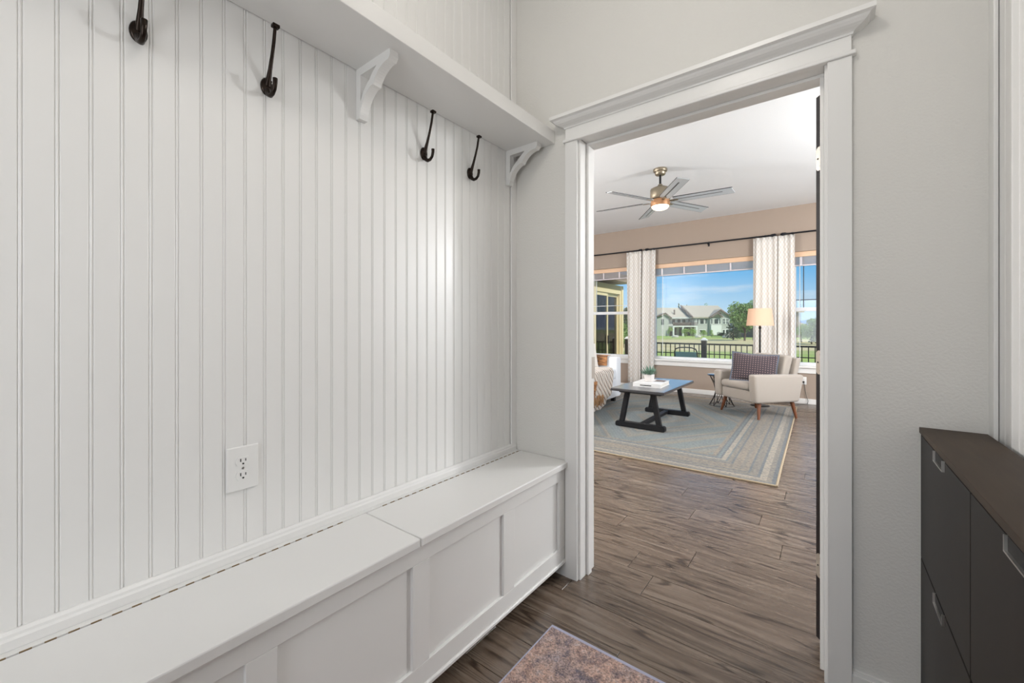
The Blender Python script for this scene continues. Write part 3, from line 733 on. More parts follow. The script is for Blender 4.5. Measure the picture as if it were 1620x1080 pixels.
# ------------------------------------------------------------------ living room rug
rg = thing('area_rug', 'large muted blue and tan traditional rug under the coffee table', 'rug', (-.405, 3.655, 0), R(.9))
sh = wavy_sheet(-RHX, RHX, -RHY, RHY, .001, .008, 36, 44, .006).build('pile', M['rug'], rg, True)
e = MB()
for p in ([(-RHX, -RHY), (RHX, -RHY)], [(RHX, -RHY), (RHX, RHY)], [(RHX, RHY), (-RHX, RHY)], [(-RHX, RHY), (-RHX, -RHY)]):
    pts = []
    for i in range(41):
        x = p[0][0]+(p[1][0]-p[0][0])*i/40; yq = p[0][1]+(p[1][1]-p[0][1])*i/40
        pts.append((x, yq, .0065+.006*max(0, math.sin(x*3.1+.5)*math.sin(yq*2.3+1))))
    e.tube(pts, .0085, 6)
e.build('binding', M['rug_edge'], rg, True)
RUGZ = .0145

# ------------------------------------------------------------------ coffee table
t = thing('coffee_table', 'black trestle coffee table standing on the rug', 'table', (-.41, 3.41, RUGZ))
MB().box(-.305, .305, -.62, .62, .418, .450, .006).build('tabletop', M['table'], t)
MB().box(-.24, .24, -.52, -.47, .392, .418, .003).build('cleat', M['table_leg'], t)
MB().box(-.24, .24, .47, .52, .392, .418, .003).build('cleat', M['table_leg'], t)
for sy in (-1, 1):
    yb = sy*.495
    m = MB(); p = [(-.285, .012), (-.275, .0), (.275, .0), (.285, .012), (.285, .040), (.27, .058), (-.27, .058), (-.285, .040)]
    m.prism(p, 'y', yb-.032, yb+.032).build('foot_beam', M['table_leg'], t)
    for sx in (-1, 1):
        xb, xt = sx*.215, sx*.150
        MB().hexa([(xb-.028, yb-.022, .058), (xb+.028, yb-.022, .058), (xb-.028, yb+.022, .058), (xb+.028, yb+.022, .058),
                   (xt-.028, yb-.022, .393), (xt+.028, yb-.022, .393), (xt-.028, yb+.022, .393), (xt+.028, yb+.022, .393)], .002, 1).build('leg', M['table_leg'], t)
MB().box(-.028, .028, -.463, .463, .012, .050, .003).build('stretcher', M['table_leg'], t)
TZ = RUGZ+.450
bk = thing('coffee_table_book', 'large pale book lying flat on the black coffee table', 'book', (-.40, 3.27, TZ), R(3))
MB().box(-.155, .155, -.20, .20, .003, .043, .001).build('pages', M['paper'], bk)
MB().box(-.16, .16, -.206, .206, 0, .004, .001).box(-.16, .16, -.206, .206, .043, .048, .001).box(-.16, .16, -.2065, -.2005, .004, .043).build('cover', M['book'], bk)
MB().box(-.075, .055, -.2076, -.2066, .017, .027).build('spine_print', M['slot'], bk)
MB().box(.02, .14, .03, .17, .048, .0488).build('cover_print', M['book_brown'], bk)
pt = thing('potted_succulent', 'small succulent in a pale ceramic pot standing on the book', 'plant', (-.415, 3.235, TZ+.0485))
MB().lathe([(0, 0), (.048, 0), (.054, .006), (.060, .085), (.060, .090), (.053, .090), (.050, .070), (0, .070)], 28).build('pot', M['pot'], pt, True)
MB().lathe([(0, .069), (.050, .069), (.050, .078), (0, .082)], 20).build('soil', M['bark'], pt)
m = MB(); random.seed(3)
for i in range(64):
    a = random.uniform(0, 2*PI); el = random.uniform(.15, 1.45); ln = random.uniform(.085, .125); w = random.uniform(.008, .012)
    d0 = Vector((math.cos(a)*math.cos(el), math.sin(a)*math.cos(el), math.sin(el))); sd = Vector((-math.sin(a), math.cos(a), 0)); nn = d0.cross(sd)
    p0 = Vector((math.cos(a)*.02, math.sin(a)*.02, .082)); p1 = p0+d0*ln*.55+nn*-.004; p2 = p0+d0*ln+Vector((0, 0, .012 if el < .7 else 0))
    m.add([p0+sd*w*.5, p0-sd*w*.5, p1-sd*w, p1+sd*w, p1+nn*.005, p0+nn*.004, p2], [(0, 1, 2, 3), (3, 2, 6), (0, 3, 4, 5), (1, 5, 4, 2), (3, 6, 4), (2, 4, 6), (0, 5, 1)])
tag(m.build('leaves', M['succulent'], pt), kind='stuff')

# ------------------------------------------------------------------ soft shapes
def pillow(w, h, t, n=18, pinch=.06):
    m = MB(); vs = []; fs = []
    for sd in (-1, 1):
        for i in range(n+1):
            for jj in range(n+1):
                u = -1+2*i/n; v = -1+2*jj/n
                th = t/2*((1-abs(u)**2.4)**.62)*((1-abs(v)**2.4)**.62)
                x = u*w/2*(1-pinch*(1-v*v)); z = v*h/2*(1-pinch*(1-u*u))
                vs.append((x, sd*max(th, .002), z))
    k = (n+1)**2
    for sd in (0, 1):
        for i in range(n):
            for jj in range(n): q = sd*k+i*(n+1)+jj; fs.append((q, q+1, q+n+2, q+n+1))
    for i in range(n):
        for a, b_ in ((i*(n+1), (i+1)*(n+1)), (i*(n+1)+n, (i+1)*(n+1)+n), (i, i+1), (n*(n+1)+i, n*(n+1)+i+1)): fs.append((a, b_, k+b_, k+a))
    return m.add(vs, fs)

# ------------------------------------------------------------------ armchair
ac = thing('armchair', 'oatmeal upholstered armchair with walnut legs by the windows', 'chair', (.545, 4.66, RUGZ), R(-40))
MB().box(-.252, .252, -.340, .300, .205, .345, .018, 3).build('seat_base', M['chair'], ac, True)
for sx in (-1, 1):
    a, b_ = (.250, .372) if sx > 0 else (-.372, -.250)
    MB().hexa([(a, -.365, .205), (b_, -.365, .205), (a, .285, .205), (b_, .285, .205), (a, -.385, .560), (b_, -.385, .560), (a, .360, .545), (b_, .360, .545)], .032, 4).build('arm', M['chair'], ac, True)
MB().hexa([(-.248, -.372, .350), (.248, -.372, .350), (-.248, .18, .345), (.248, .18, .345), (-.248, -.372, .445), (.248, -.372, .445), (-.248, .18, .435), (.248, .18, .435)], .040, 4).build('seat_cushion', M['chair'], ac, True)
MB().hexa([(-.245, .100, .420), (.245, .100, .420), (-.245, .225, .400), (.245, .225, .400), (-.275, .195, .800), (.275, .195, .800), (-.265, .315, .775), (.265, .315, .775)], .042, 4).build('back_cushion', M['chair'], ac, True)
MB().hexa([(-.250, .228, .205), (.250, .228, .205), (-.250, .290, .205), (.250, .290, .205), (-.305, .318, .755), (.305, .318, .755), (-.305, .385, .755), (.305, .385, .755)], .016, 3).build('back_frame', M['chair'], ac, True)
for sx, sy in ((-1, -1), (1, -1), (1, 1), (-1, 1)):
    MB().tube([(sx*.285, sy*.245, .212), (sx*.325, sy*.285-.005, -.002 if (sx, sy) != (1, 1) else -.010)], [.026, .014], 14).build('leg', M['leg_wood'], ac, True)
lp = thing('lumbar_pillow', 'dark dotted pillow with slate flange leaning in the armchair', 'pillow', (.520, 4.535, RUGZ+.432), 0)
pl = pillow(.52, .37, .15); pm = pl.build('cover', M['lumbar'], lp, True)
pm.location = (0, 0, .185); pm.rotation_euler = (R(-17), R(4), R(6))
fm = MB(); w_, h_ = .275, .200
o_ = [(x, z) for x, z in ((-w_, -h_), (0, -h_+.016), (w_, -h_), (w_-.018, 0), (w_, h_), (0, h_-.018), (-w_, h_), (-w_+.018, 0))]
fm.prism(o_, 'y', -.004, .004); fo = fm.build('flange', M['lumbar_edge'], lp); fo.location = (0, 0, .185); fo.rotation_euler = (R(-17), R(4), R(6))

# ------------------------------------------------------------------ floor lamp
fl_ = thing('floor_lamp', 'floor lamp with tapered linen shade standing behind the armchair', 'lamp', (.500, 5.315, 0))
MB().lathe([(0, 0), (.125, 0), (.125, .016), (.115, .024), (.02, .030), (0, .030)], 28).build('base', M['black_metal'], fl_, True)
MB().tube([(0, 0, .028), (0, 0, 1.24)], .0115, 12).lathe([(.0115, 1.135), (.018, 1.145), (.018, 1.160), (.0115, 1.17)], 12, cap=False).build('pole', M['black_metal'], fl_, True)
MB().lathe([(.176, 1.185), (.150, 1.435), (.147, 1.435), (.173, 1.185), (.176, 1.185)], 40, cap=False).build('shade', M['shade'], fl_, True)
for k in range(3): MB().tube([(0, 0, 1.42), (.149*math.cos(2.1*k), .149*math.sin(2.1*k), 1.425)], .0025, 6).build('shade_spoke', M['black_metal'], fl_)
MB().lathe([(.012, 1.24), (.012, 1.27), (.03, 1.31), (.024, 1.345), (0, 1.355)], 16).build('bulb', M['glow'], fl_, True)
light('floor_lamp_bulb', 'POINT', (.500, 5.315, 1.37), (0, 0, 0), 1.3, (1, .72, .45), .02)
cord = [(.62, 5.33, .010), (.68, 5.42, .010), (.74, 5.36, .010), (.80, 5.5, .010), (.88, 5.62, .010), (.98, 5.8, .010), (1.05, 5.90, .012), (1.055, 5.93, .05), (1.025, 5.945, .16), (1.01, 5.95, .27), (1.0, 5.955, .325)]
tag(MB().tube(cord, .004, 6).box(.988, 1.012, 5.935, 5.960, .320, .345, .003).build('power_cord', M['black_metal'], None, True), 'thin black lamp cord plugged in at the wall behind the armchair', 'cord')

# ------------------------------------------------------------------ side table
st = thing('side_table', 'round black wire side table beside the armchair', 'side table', (.045, 5.03, .002))
MB().lathe([(0, .442), (.188, .442), (.195, .446), (.195, .458), (.189, .462), (0, .462)], 36).build('tabletop', M['tile_black'], st, True)
MB().tube([(.17*math.cos(2*PI*k/32), .17*math.sin(2*PI*k/32), .006) for k in range(32)], .006, 6, closed=True).build('bottom_ring', M['black_metal'], st, True)
for k in range(6):
    for sgn in (-1, 1):
        pts = []
        for i in range(13):
            q = i/12; z = .006+.436*q; a = 2*PI*k/6 + sgn*(1.05*q); r_ = .165-.075*math.sin(PI*q)
            pts.append((r_*math.cos(a), r_*math.sin(a), z))
        MB().tube(pts, .0052, 6).build('wire_strut', M['black_metal'], st, True)

# ------------------------------------------------------------------ sofa, pillow, throw
SX, SYN, SYF = -1.28, 2.0, 4.47
sf = thing('sofa', 'white fabric sofa at the left edge of the doorway view', 'sofa', (-1.73, 3.3, RUGZ))
def sb(x0, x1, y0, y1, z0, z1, bev=.02): return MB().box(x0+1.73, x1+1.73, y0-3.3, y1-3.3, z0, z1, bev, 3)
sb(-2.15, SX-.012, SYN+.19, SYF-.185, .075, .355, .014).build('base', M['sofa'], sf, True)
sb(-2.18, SX, SYF-.18, SYF, .075, .685, .03).build('arm', M['sofa'], sf, True)
sb(-2.18, SX, SYN, SYN+.18, .075, .685, .03).build('arm', M['sofa'], sf, True)
sb(-2.22, -2.02, SYN+.02, SYF-.02, .10, .80, .04).build('back', M['sofa'], sf, True)
for y0, y1 in ((SYN+.185, 3.233), (3.238, SYF-.186)):
    sb(-2.02, SX+.004, y0, y1, .360, .515, .035).build('seat_cushion', M['sofa'], sf, True)
    MB().hexa([(-2.02+1.73, y0-3.3, .51), (-1.83+1.73, y0-3.3, .51), (-2.02+1.73, y1-3.3, .51), (-1.83+1.73, y1-3.3, .51),
               (-2.03+1.73, y0-3.3, .90), (-1.90+1.73, y0-3.3, .90), (-2.03+1.73, y1-3.3, .90), (-1.90+1.73, y1-3.3, .90)], .045, 3).build('back_cushion', M['sofa'], sf, True)
for xx in (SX-.09, -2.10):
    for yy in (SYN+.06, SYF-.10): sb(xx-.03, xx+.03, yy-.03, yy+.03, -.002, .076, .004).build('foot', M['black_metal'], sf)
wp = thing('throw_pillow', 'ivory throw pillow propped in the corner of the white sofa', 'pillow', (-1.66, 4.02, RUGZ+.522), R(70))
pm = pillow(.46, .40, .15).build('cover', M['pillow_white'], wp, True); pm.location = (0, 0, .185); pm.rotation_euler = (R(-14), R(3), 0)
tb = thing('throw_blanket', 'fringed rust and striped throw draped over the sofa seat and arm', 'blanket', (-1.5, 3.9, RUGZ))
def drape(fn, nu, nv, name, mt, parent, th=.008):
    vs = [fn(i/nu, k/nv) for i in range(nu+1) for k in range(nv+1)]
    fs = [(i*(nv+1)+k, i*(nv+1)+k+1, (i+1)*(nv+1)+k+1, (i+1)*(nv+1)+k) for i in range(nu) for k in range(nv)]
    o = MB().add(vs, fs).build(name, mt, parent, True); md = o.modifiers.new('thickness', 'SOLIDIFY'); md.thickness = th; md.offset = 1; return o
def seat_part(u, v):      # u along the front (far -> near), v from the seat back over the edge and down
    L_ = .46+.36*min(1, u*2.1+.0); s_ = v*(.40+L_*.75)
    yy = .25-.82*u - .26*max(0, s_-.38)
    w = .006*math.sin(u*23)+.005*math.sin(v*17+u*9)
    if s_ < .39: return (-.205+s_, yy, .532+w)
    q = s_-.39
    if q < .05: a = q/.05*PI/2; return (-.205+.39+.042*math.sin(a), yy, .532-.042*(1-math.cos(a))+w*.4)
    return (-.205+.39+.046+.012*math.sin(u*31)*min(1, q*4)+.006, yy, .490-(q-.05))
drape(seat_part, 40, 34, 'striped_section', M['throw'], tb)
def arm_part(u, v):      # hangs over the far arm
    x = -.48+.58*u; s_ = v*.30; w = .008*math.sin(u*19)+.004*math.sin(v*13)
    if s_ < .10: return (x, .385-(.10-s_)*-1+.0-.0, .700+w*.3)
    q = s_-.10
    return (x, .375-.012+w-.02*q, .690-q*.95+.0)
def arm_part2(u, v):
    x = -.48+.56*u; w = .007*math.sin(u*21)
    pts = [(.50, .698), (.44, .701), (.40, .699), (.376, .685), (.368, .655), (.362, .60), (.352, .545)]
    t_ = v*(len(pts)-1); k = min(int(t_), len(pts)-2); f_ = t_-k
    return (x, pts[k][0]+(pts[k+1][0]-pts[k][0])*f_-.004+w*(1 if v > .5 else 0)*.7-.006, pts[k][1]+(pts[k+1][1]-pts[k][1])*f_+.005)
drape(arm_part2, 26, 24, 'rust_section', M['rust'], tb)
def low_part(u, v):
    yy = -.36-.21*u-.12*v+.0; return (.243+.012*math.sin(u*17)+.004, yy, .40-.28*v)
drape(low_part, 16, 12, 'rust_end', M['rust'], tb, .012)
m = MB(); random.seed(11)
for i in range(30):
    yy = -.13-.40*i/29; z0 = .17+.03*random.random(); m.tube([(.250, yy-.02, z0), (.257+random.uniform(-.008, .014), yy-.04, z0-.06), (.252+random.uniform(-.01, .012), yy-.05+random.uniform(-.02, .02), z0-.13)], [.007, .008, .005], 5)
tag(m.build('fringe', M['fringe'], tb), kind='stuff')

# ------------------------------------------------------------------ outside: deck, railing, chair, neighbour wing
struct(MB().box(-3.0, 7.5, WY1, 9.0, -.45, -.22).build('deck', M['deck']))
RY = 8.75
rl = thing('deck_railing', 'black metal deck railing with white capped posts outside the windows', 'railing', (-1, RY, -.22))
posts = [-2.89, -1.02, 1.42, 3.86, 6.30]
for i, px_ in enumerate(posts):
    p = MB().box(px_+1-.055, px_+1+.055, -.055, .055, 0, 1.06, .004).build('post', M['black_metal'], rl)
    MB().box(px_+1-.066, px_+1+.066, -.066, .066, 1.06, 1.085, .003).hexa([(px_+1-.05, -.05, 1.085), (px_+1+.05, -.05, 1.085), (px_+1-.05, .05, 1.085), (px_+1+.05, .05, 1.085), (px_+1-.02, -.02, 1.125), (px_+1+.02, -.02, 1.125), (px_+1-.02, .02, 1.125), (px_+1+.02, .02, 1.125)]).build('post_cap', M['cap_white'], p)
for a, b_ in zip(posts, posts[1:]):
    for z0, z1, hw in ((.955, .990, .024), (.735, .755, .012), (.08, .105, .014)): MB().box(a+1.055, b_+1-.055, -hw, hw, z0, z1).build('rail', M['black_metal'], rl)
bal = MB().box(-.009, .009, -.009, .009, .105, .955).mesh('baluster', M['black_metal'])
for a, b_ in zip(posts, posts[1:]):
    n = round((b_-a)/.109)
    for i in range(1, n): link('baluster', bal, rl, (a+1+(b_-a)*i/n, 0, 0))
pc = thing('patio_chair', 'teal sling patio chair on the deck in front of the railing', 'chair', (-1.16, 7.75, -.22), R(8))
MB().hexa([(-.23, .10, .40), (.23, .10, .40), (-.23, .112, .40), (.23, .112, .40), (-.21, -.10, .84), (.21, -.10, .84), (-.21, -.088, .84), (.21, -.088, .84)]).build('sling_back', M['teal'], pc)
MB().box(-.23, .23, .10, .56, .385, .397).build('sling_seat', M['teal'], pc)
fr = [(-.245, .10, .39), (-.225, -.10, .84), (-.20, -.135, .905), (-.12, -.150, .935), (0, -.152, .942), (.12, -.150, .935), (.20, -.135, .905), (.225, -.10, .84), (.245, .10, .39)]
MB().tube(fr, .013, 8).build('back_frame', M['black_metal'], pc, True)
for sx in (-1, 1):
    MB().tube([(sx*.25, .58, .39), (sx*.27, .60, .002)], .013, 8).build('leg', M['black_metal'], pc, True)
    MB().tube([(sx*.25, .08, .39), (sx*.27, -.06, .002)], .013, 8).build('leg', M['black_metal'], pc, True)
    MB().tube([(sx*.25, -.02, .62), (sx*.26, .25, .63), (sx*.255, .55, .60), (sx*.25, .585, .39)], .013, 8).build('arm', M['black_metal'], pc, True)

# wing of the same house on the left with a sliding glass door
WX = -3.0
struct(MB().box(WX-4, WX, WY1, 7.02, -.45, 2.22).box(WX-4, WX, 8.56, 8.69, -.45, 2.22).box(WX-4, WX, 7.02, 8.56, 2.09, 2.22).box(WX-4, WX-.6, 7.02, 8.56, -.45, 2.09).build('wall_outside', M['stucco']))
sd = struct_empty('door_3', (WX, 7.79, -.2))
MB().box(-.10, .012, -.77, -.70, 0, 2.29).box(-.10, .012, .70, .77, 0, 2.29).box(-.10, .012, -.70, .70, 2.20, 2.29).box(-.10, .012, -.70, .70, 0, .05).build('door_frame', M['cream_trim'], sd)
for y0, y1, xo in ((-.70, .02, -.03), (-.04, .70, -.07)):
    pn = MB().box(xo-.02, xo+.02, y0, y0+.055, .05, 2.2).box(xo-.02, xo+.02, y1-.055, y1, .05, 2.2).box(xo-.02, xo+.02, y0+.055, y1-.055, .05, .13).box(xo-.02, xo+.02, y0+.055, y1-.055, 2.12, 2.2).build('sliding_panel', M['cream_trim'], sd)
    MB().box(xo-.005, xo+.005, y0+.055, y1-.055, .13, 2.12).build('pane', M['glass'], pn)
MB().box(-.008, .03, -.02, .02, .95, 1.15, .004).build('handle', M['black_metal'], sd)
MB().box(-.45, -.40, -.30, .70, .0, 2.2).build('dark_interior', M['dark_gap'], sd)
MB().box(-.35, -.31, -.70, -.36, .0, 2.2).build('inner_curtain', M['pillow_white'], sd)
struct(MB().box(WX-4, WX+.20, WY1, 8.95, 2.30, 2.48).build('trim_7', M['soffit']))
struct(MB().box(WX-.012, WX+.02, 8.60, 8.705, -.45, 2.22).build('trim_8', M['cream_trim']))

# ------------------------------------------------------------------ ground and mountains
FWD = Vector((-math.sin(YAW), math.cos(YAW), 0)); RGT = Vector((math.cos(YAW), math.sin(YAW), 0))
def gz(x, y):
    d_ = (Vector((x, y, 0))-Vector((CAM.x, CAM.y, 0))).dot(FWD); t_ = min(1, max(0, (d_-12)/98))
    return -.48-1.02*t_ + .06*math.sin(x*.21)*math.sin(y*.17)*min(1, max(0, d_/40))
m = MB(); nx, ny = 70, 60; vs = []
for i in range(nx+1):
    for k in range(ny+1):
        x = -230+400*i/nx; yq = WY1+.02+260*(k/ny)**1.5; vs.append((x, yq, gz(x, yq)))
m.add(vs, [(i*(ny+1)+k, (i+1)*(ny+1)+k, (i+1)*(ny+1)+k+1, i*(ny+1)+k+1) for i in range(nx) for k in range(ny)])
struct(m.build('lawn', M['ground'], None, True))
m = MB(); vs = []; fs = []; n = 90; random.seed(5)
hs = []
for i in range(n+1):
    hs.append(30+55*abs(math.sin(i*.31))*abs(math.sin(i*.083+1.1))+random.uniform(0, 14))
for i in range(n+1):
    a = -1.35+1.9*i/n + 0; dr_ = Vector((math.sin(a), math.cos(a), 0))
    for rad, hh in ((2300, -8), (2600, hs[i]*.5), (2800, hs[i]), (3200, -8)): vs.append(tuple(CAM+dr_*rad+Vector((0, 0, hh-1.2))))
for i in range(n):
    for q in range(3): fs.append((i*4+q, (i+1)*4+q, (i+1)*4+q+1, i*4+q+1))
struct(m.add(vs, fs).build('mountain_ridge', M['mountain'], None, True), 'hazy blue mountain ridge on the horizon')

# ------------------------------------------------------------------ far houses
def far_window(parent, lx0, lx1, z0, z1, ly, bars=0):
    z0 += Z0; z1 += Z0
    w = MB().box(lx0-.14, lx1+.14, ly-.10, ly, z0-.14, z1+.14).build('window', M['trim_far'], parent)
    MB().box(lx0, lx1, ly-.115, ly-.10, z0, z1).build('pane', M['glass_far'], w)
    if bars: MB().box((lx0+lx1)/2-.04, (lx0+lx1)/2+.04, ly-.13, ly-.115, z0, z1).box(lx0, lx1, ly-.13, ly-.115, (z0+z1)/2-.04, (z0+z1)/2+.04).build('muntin', M['trim_far'], w)
hp = CAM+FWD*110+RGT*48.83
H = thing('far_house', 'sage grey two storey house with tan roof across the lawn', 'house', (hp.x, hp.y, -1.55), YAW)
Z0 = 1.55       # shift so that heights below are measured from the world zero
def hb(x0, x1, y0, y1, z0, z1): return MB().box(x0, x1, y0, y1, z0+Z0, z1+Z0)
hb(-.2, 8.9, 0, 9, -1.6, 3.55).build('wall', M['siding'], H)
hb(3.6, 8.95, -.6, 0, -1.6, 3.7).build('wall', M['siding'], H)
hb(-8, -.2, 1.8, 9, -1.6, 3.5).build('wall', M['siding'], H)
hb(-17, -7, .3, 9, -1.6, 3.5).build('wall', M['siding'], H)
def gable(apx, apz, xl, xr, zb, yf, depth, name='gable'):
    g = MB().prism([(xl+.25, zb+Z0), (xr-.25, zb+Z0), (apx, apz-.28+Z0)], 'y', yf, yf+depth).build(name, M['siding'], H)
    m = MB(); t = .22
    for x_ in (xl, xr):
        m.hexa([(apx, yf-.5, apz-t+Z0), (x_, yf-.5, zb-t+Z0), (apx, yf+depth, apz-t+Z0), (x_, yf+depth, zb-t+Z0), (apx, yf-.5, apz+Z0), (x_, yf-.5, zb+Z0), (apx, yf+depth, apz+Z0), (x_, yf+depth, zb+Z0)])
    m.build('gable_roof', M['roof'], H)
    f_ = MB()
    for x_ in (xl, xr):
        f_.hexa([(apx, yf-.56, apz-t-.12+Z0), (x_, yf-.56, zb-t-.12+Z0), (apx, yf-.5, apz-t-.12+Z0), (x_, yf-.5, zb-t-.12+Z0), (apx, yf-.56, apz+.02+Z0), (x_, yf-.56, zb+.02+Z0), (apx, yf-.5, apz+.02+Z0), (x_, yf-.5, zb+.02+Z0)])
    f_.build('fascia', M['fascia'], H)
gable(6.25, 5.6, 3.3, 9.35, 3.65, -.6, 5.0)
gable(5.2, 4.75, 3.8, 6.6, 3.75, -.95, 2.0)
gable(-8.0, 4.75, -11.2, -6.3, 3.45, .3, 4.0)
# roofs: right (hipped on its right end) and left
def slope_roof(name, pts_eave, pts_ridge, back, thick=.3):
    (ex0, ez), (ex1, _) = pts_eave; (rx0, rz), (rx1, _) = pts_ridge; yb0, yr, yb1 = back
    v = [(ex0, yb0, ez+Z0), (ex1, yb0, ez+Z0), (rx1, yr, rz+Z0), (rx0, yr, rz+Z0), (ex0, yb1, ez+Z0), (ex1, yb1, ez+Z0)]
    lo = [(x, y_, z-thick) for x, y_, z in v]
    MB().add(v+lo, [(0, 1, 2, 3), (5, 4, 3, 2), (1, 5, 2), (0, 3, 4), (6, 9, 8, 7), (11, 8, 9, 10), (7, 8, 11), (6, 10, 9), (0, 6, 7, 1), (1, 7, 11, 5), (5, 11, 10, 4), (4, 10, 6, 0)]).build(name, M['roof'], H)
slope_roof('roof', ((-.9, 3.6), (9.4, 3.6)), ((-1.9, 6.85), (8.2, 6.85)), (-.6, 4.5, 9.6))
slope_roof('roof', ((-17.5, 3.5), (-1.0, 3.5)), ((-17.5, 6.25), (-1.6, 6.25)), (.9, 5.0, 9.6))
MB().hexa([(-1.2, -.7, 3.3+Z0), (-.85, -.7, 3.3+Z0), (-2.2, 4.5, 6.6+Z0), (-1.85, 4.5, 6.6+Z0), (-1.2, -.7, 3.7+Z0), (-.85, -.7, 3.7+Z0), (-2.2, 4.5, 7.0+Z0), (-1.85, 4.5, 7.0+Z0)]).build('rake_fascia', M['fascia'], H)
hb(-7.6, -.4, .5, .75, 3.2, 3.5).build('gutter', M['trim_far'], H)
# balcony
hb(-6.6, -.1, -1.6, 1.8, .95, 1.25).build('balcony_floor', M['trim_far'], H)
bal_ = hb(-6.6, -.1, -1.65, -1.58, 2.0, 2.12).build('balcony_railing', M['fascia'], H)
m = MB()
for i in range(44): x_ = -6.55+i*.15; m.box(x_, x_+.045, -1.64, -1.59, 1.25+Z0, 2.0+Z0)
tag(m.build('balusters', M['fascia'], bal_), kind='stuff')
hb(-6.3, -1.6, -1.2, -.9, 1.25, 2.05).build('balcony_seat', M['dark_gap'], H)
for x_ in (-6.4, -3.9, -.35): hb(x_-.18, x_+.18, -1.6, -1.25, -1.6, .95).build('balcony_post', M['trim_far'], H)
hb(-6.0, -4.3, 1.70, 1.80, -1.5, .7).build('lower_glass', M['glass_far'], H)
hb(-3.6, -.6, 1.70, 1.80, -1.5, .8).build('lower_glass', M['glass_far'], H)
um = MB()
for wx in ((-5.6, -4.7), (-4.1, -3.2), (-2.8, -1.9), (-1.2, -.75)): far_window(H, wx[0], wx[1], 1.7, 3.0, 1.8)
for wx in ((.45, .75), (1.25, 2.2), (2.65, 2.95)): far_window(H, wx[0], wx[1], 1.75, 3.05, 0, 0)
for wx in ((3.9, 4.2), (4.75, 5.75), (6.05, 6.35)): far_window(H, wx[0], wx[1], 1.75, 3.05, -.6, 0)
for wx in ((7.0, 7.6), (7.9, 8.5)): far_window(H, wx[0], wx[1], 1.75, 3.1, -.6, 1)
far_window(H, 1.2, 2.6, -.45, .1, 0)
for wx in ((7.0, 7.5), (7.8, 8.3)): far_window(H, wx[0], wx[1], -.65, .15, -.6)
hb(3.75, 6.5, -1.0, -.6, -1.2, 1.45).build('bay_base', M['trim_far'], H)
MB().box(6.0, 6.5, -.66, -.6, 4.3+Z0, 4.7+Z0).build('attic_vent', M['fascia'], H)
hb(-8.9, -8.3, .2, .3, 1.5, 3.0).build('gable_window', M['glass_far'], H)
hb(-4.9, -4.6, 2.0, 2.3, 4.2, 5.6).build('vent_pipe', M['fascia'], H)

h2p = CAM+FWD*86+RGT*50.2
H2 = thing('brown_house', 'dark brown house partly hidden behind the trees at right', 'house', (h2p.x, h2p.y, -1.4), YAW)
MB().box(.6, 9.6, 0, 8, 0, 5.6).build('wall', M['brown_wall'], H2)
v = [(0, -.7, 5.75), (10.2, -.7, 5.75), (7.2, 4, 7.4), (3.6, 4, 7.4), (0, 8.7, 5.75), (10.2, 8.7, 5.75)]
lo = [(x, y_, z-.35) for x, y_, z in v]
MB().add(v+lo, [(0, 1, 2, 3), (5, 4, 3, 2), (1, 5, 2), (0, 3, 4), (6, 9, 8, 7), (11, 8, 9, 10), (7, 8, 11), (6, 10, 9), (0, 6, 7, 1), (1, 7, 11, 5), (5, 11, 10, 4), (4, 10, 6, 0)]).build('roof', M['brown_roof'], H2)
MB().box(9.6, 12.0, 1, 8, 0, 2.6).build('wall', M['brown_wall'], H2)
MB().hexa([(9.6, .4, 2.6), (12.5, .4, 2.6), (9.6, 8.6, 2.6), (12.5, 8.6, 2.6), (9.6, 1.5, 3.5), (11.4, 3, 3.5), (9.6, 7.5, 3.5), (11.4, 6, 3.5)]).build('lean_to_roof', M['brown_roof'], H2)
for x_ in (2.2, 6.5): 
    w = MB().box(x_-.1, x_+1.3, -.08, 0, 3.1, 4.7).build('window', M['trim_far'], H2); MB().box(x_, x_+1.2, -.10, -.08, 3.2, 4.6).build('pane', M['glass_far'], w)

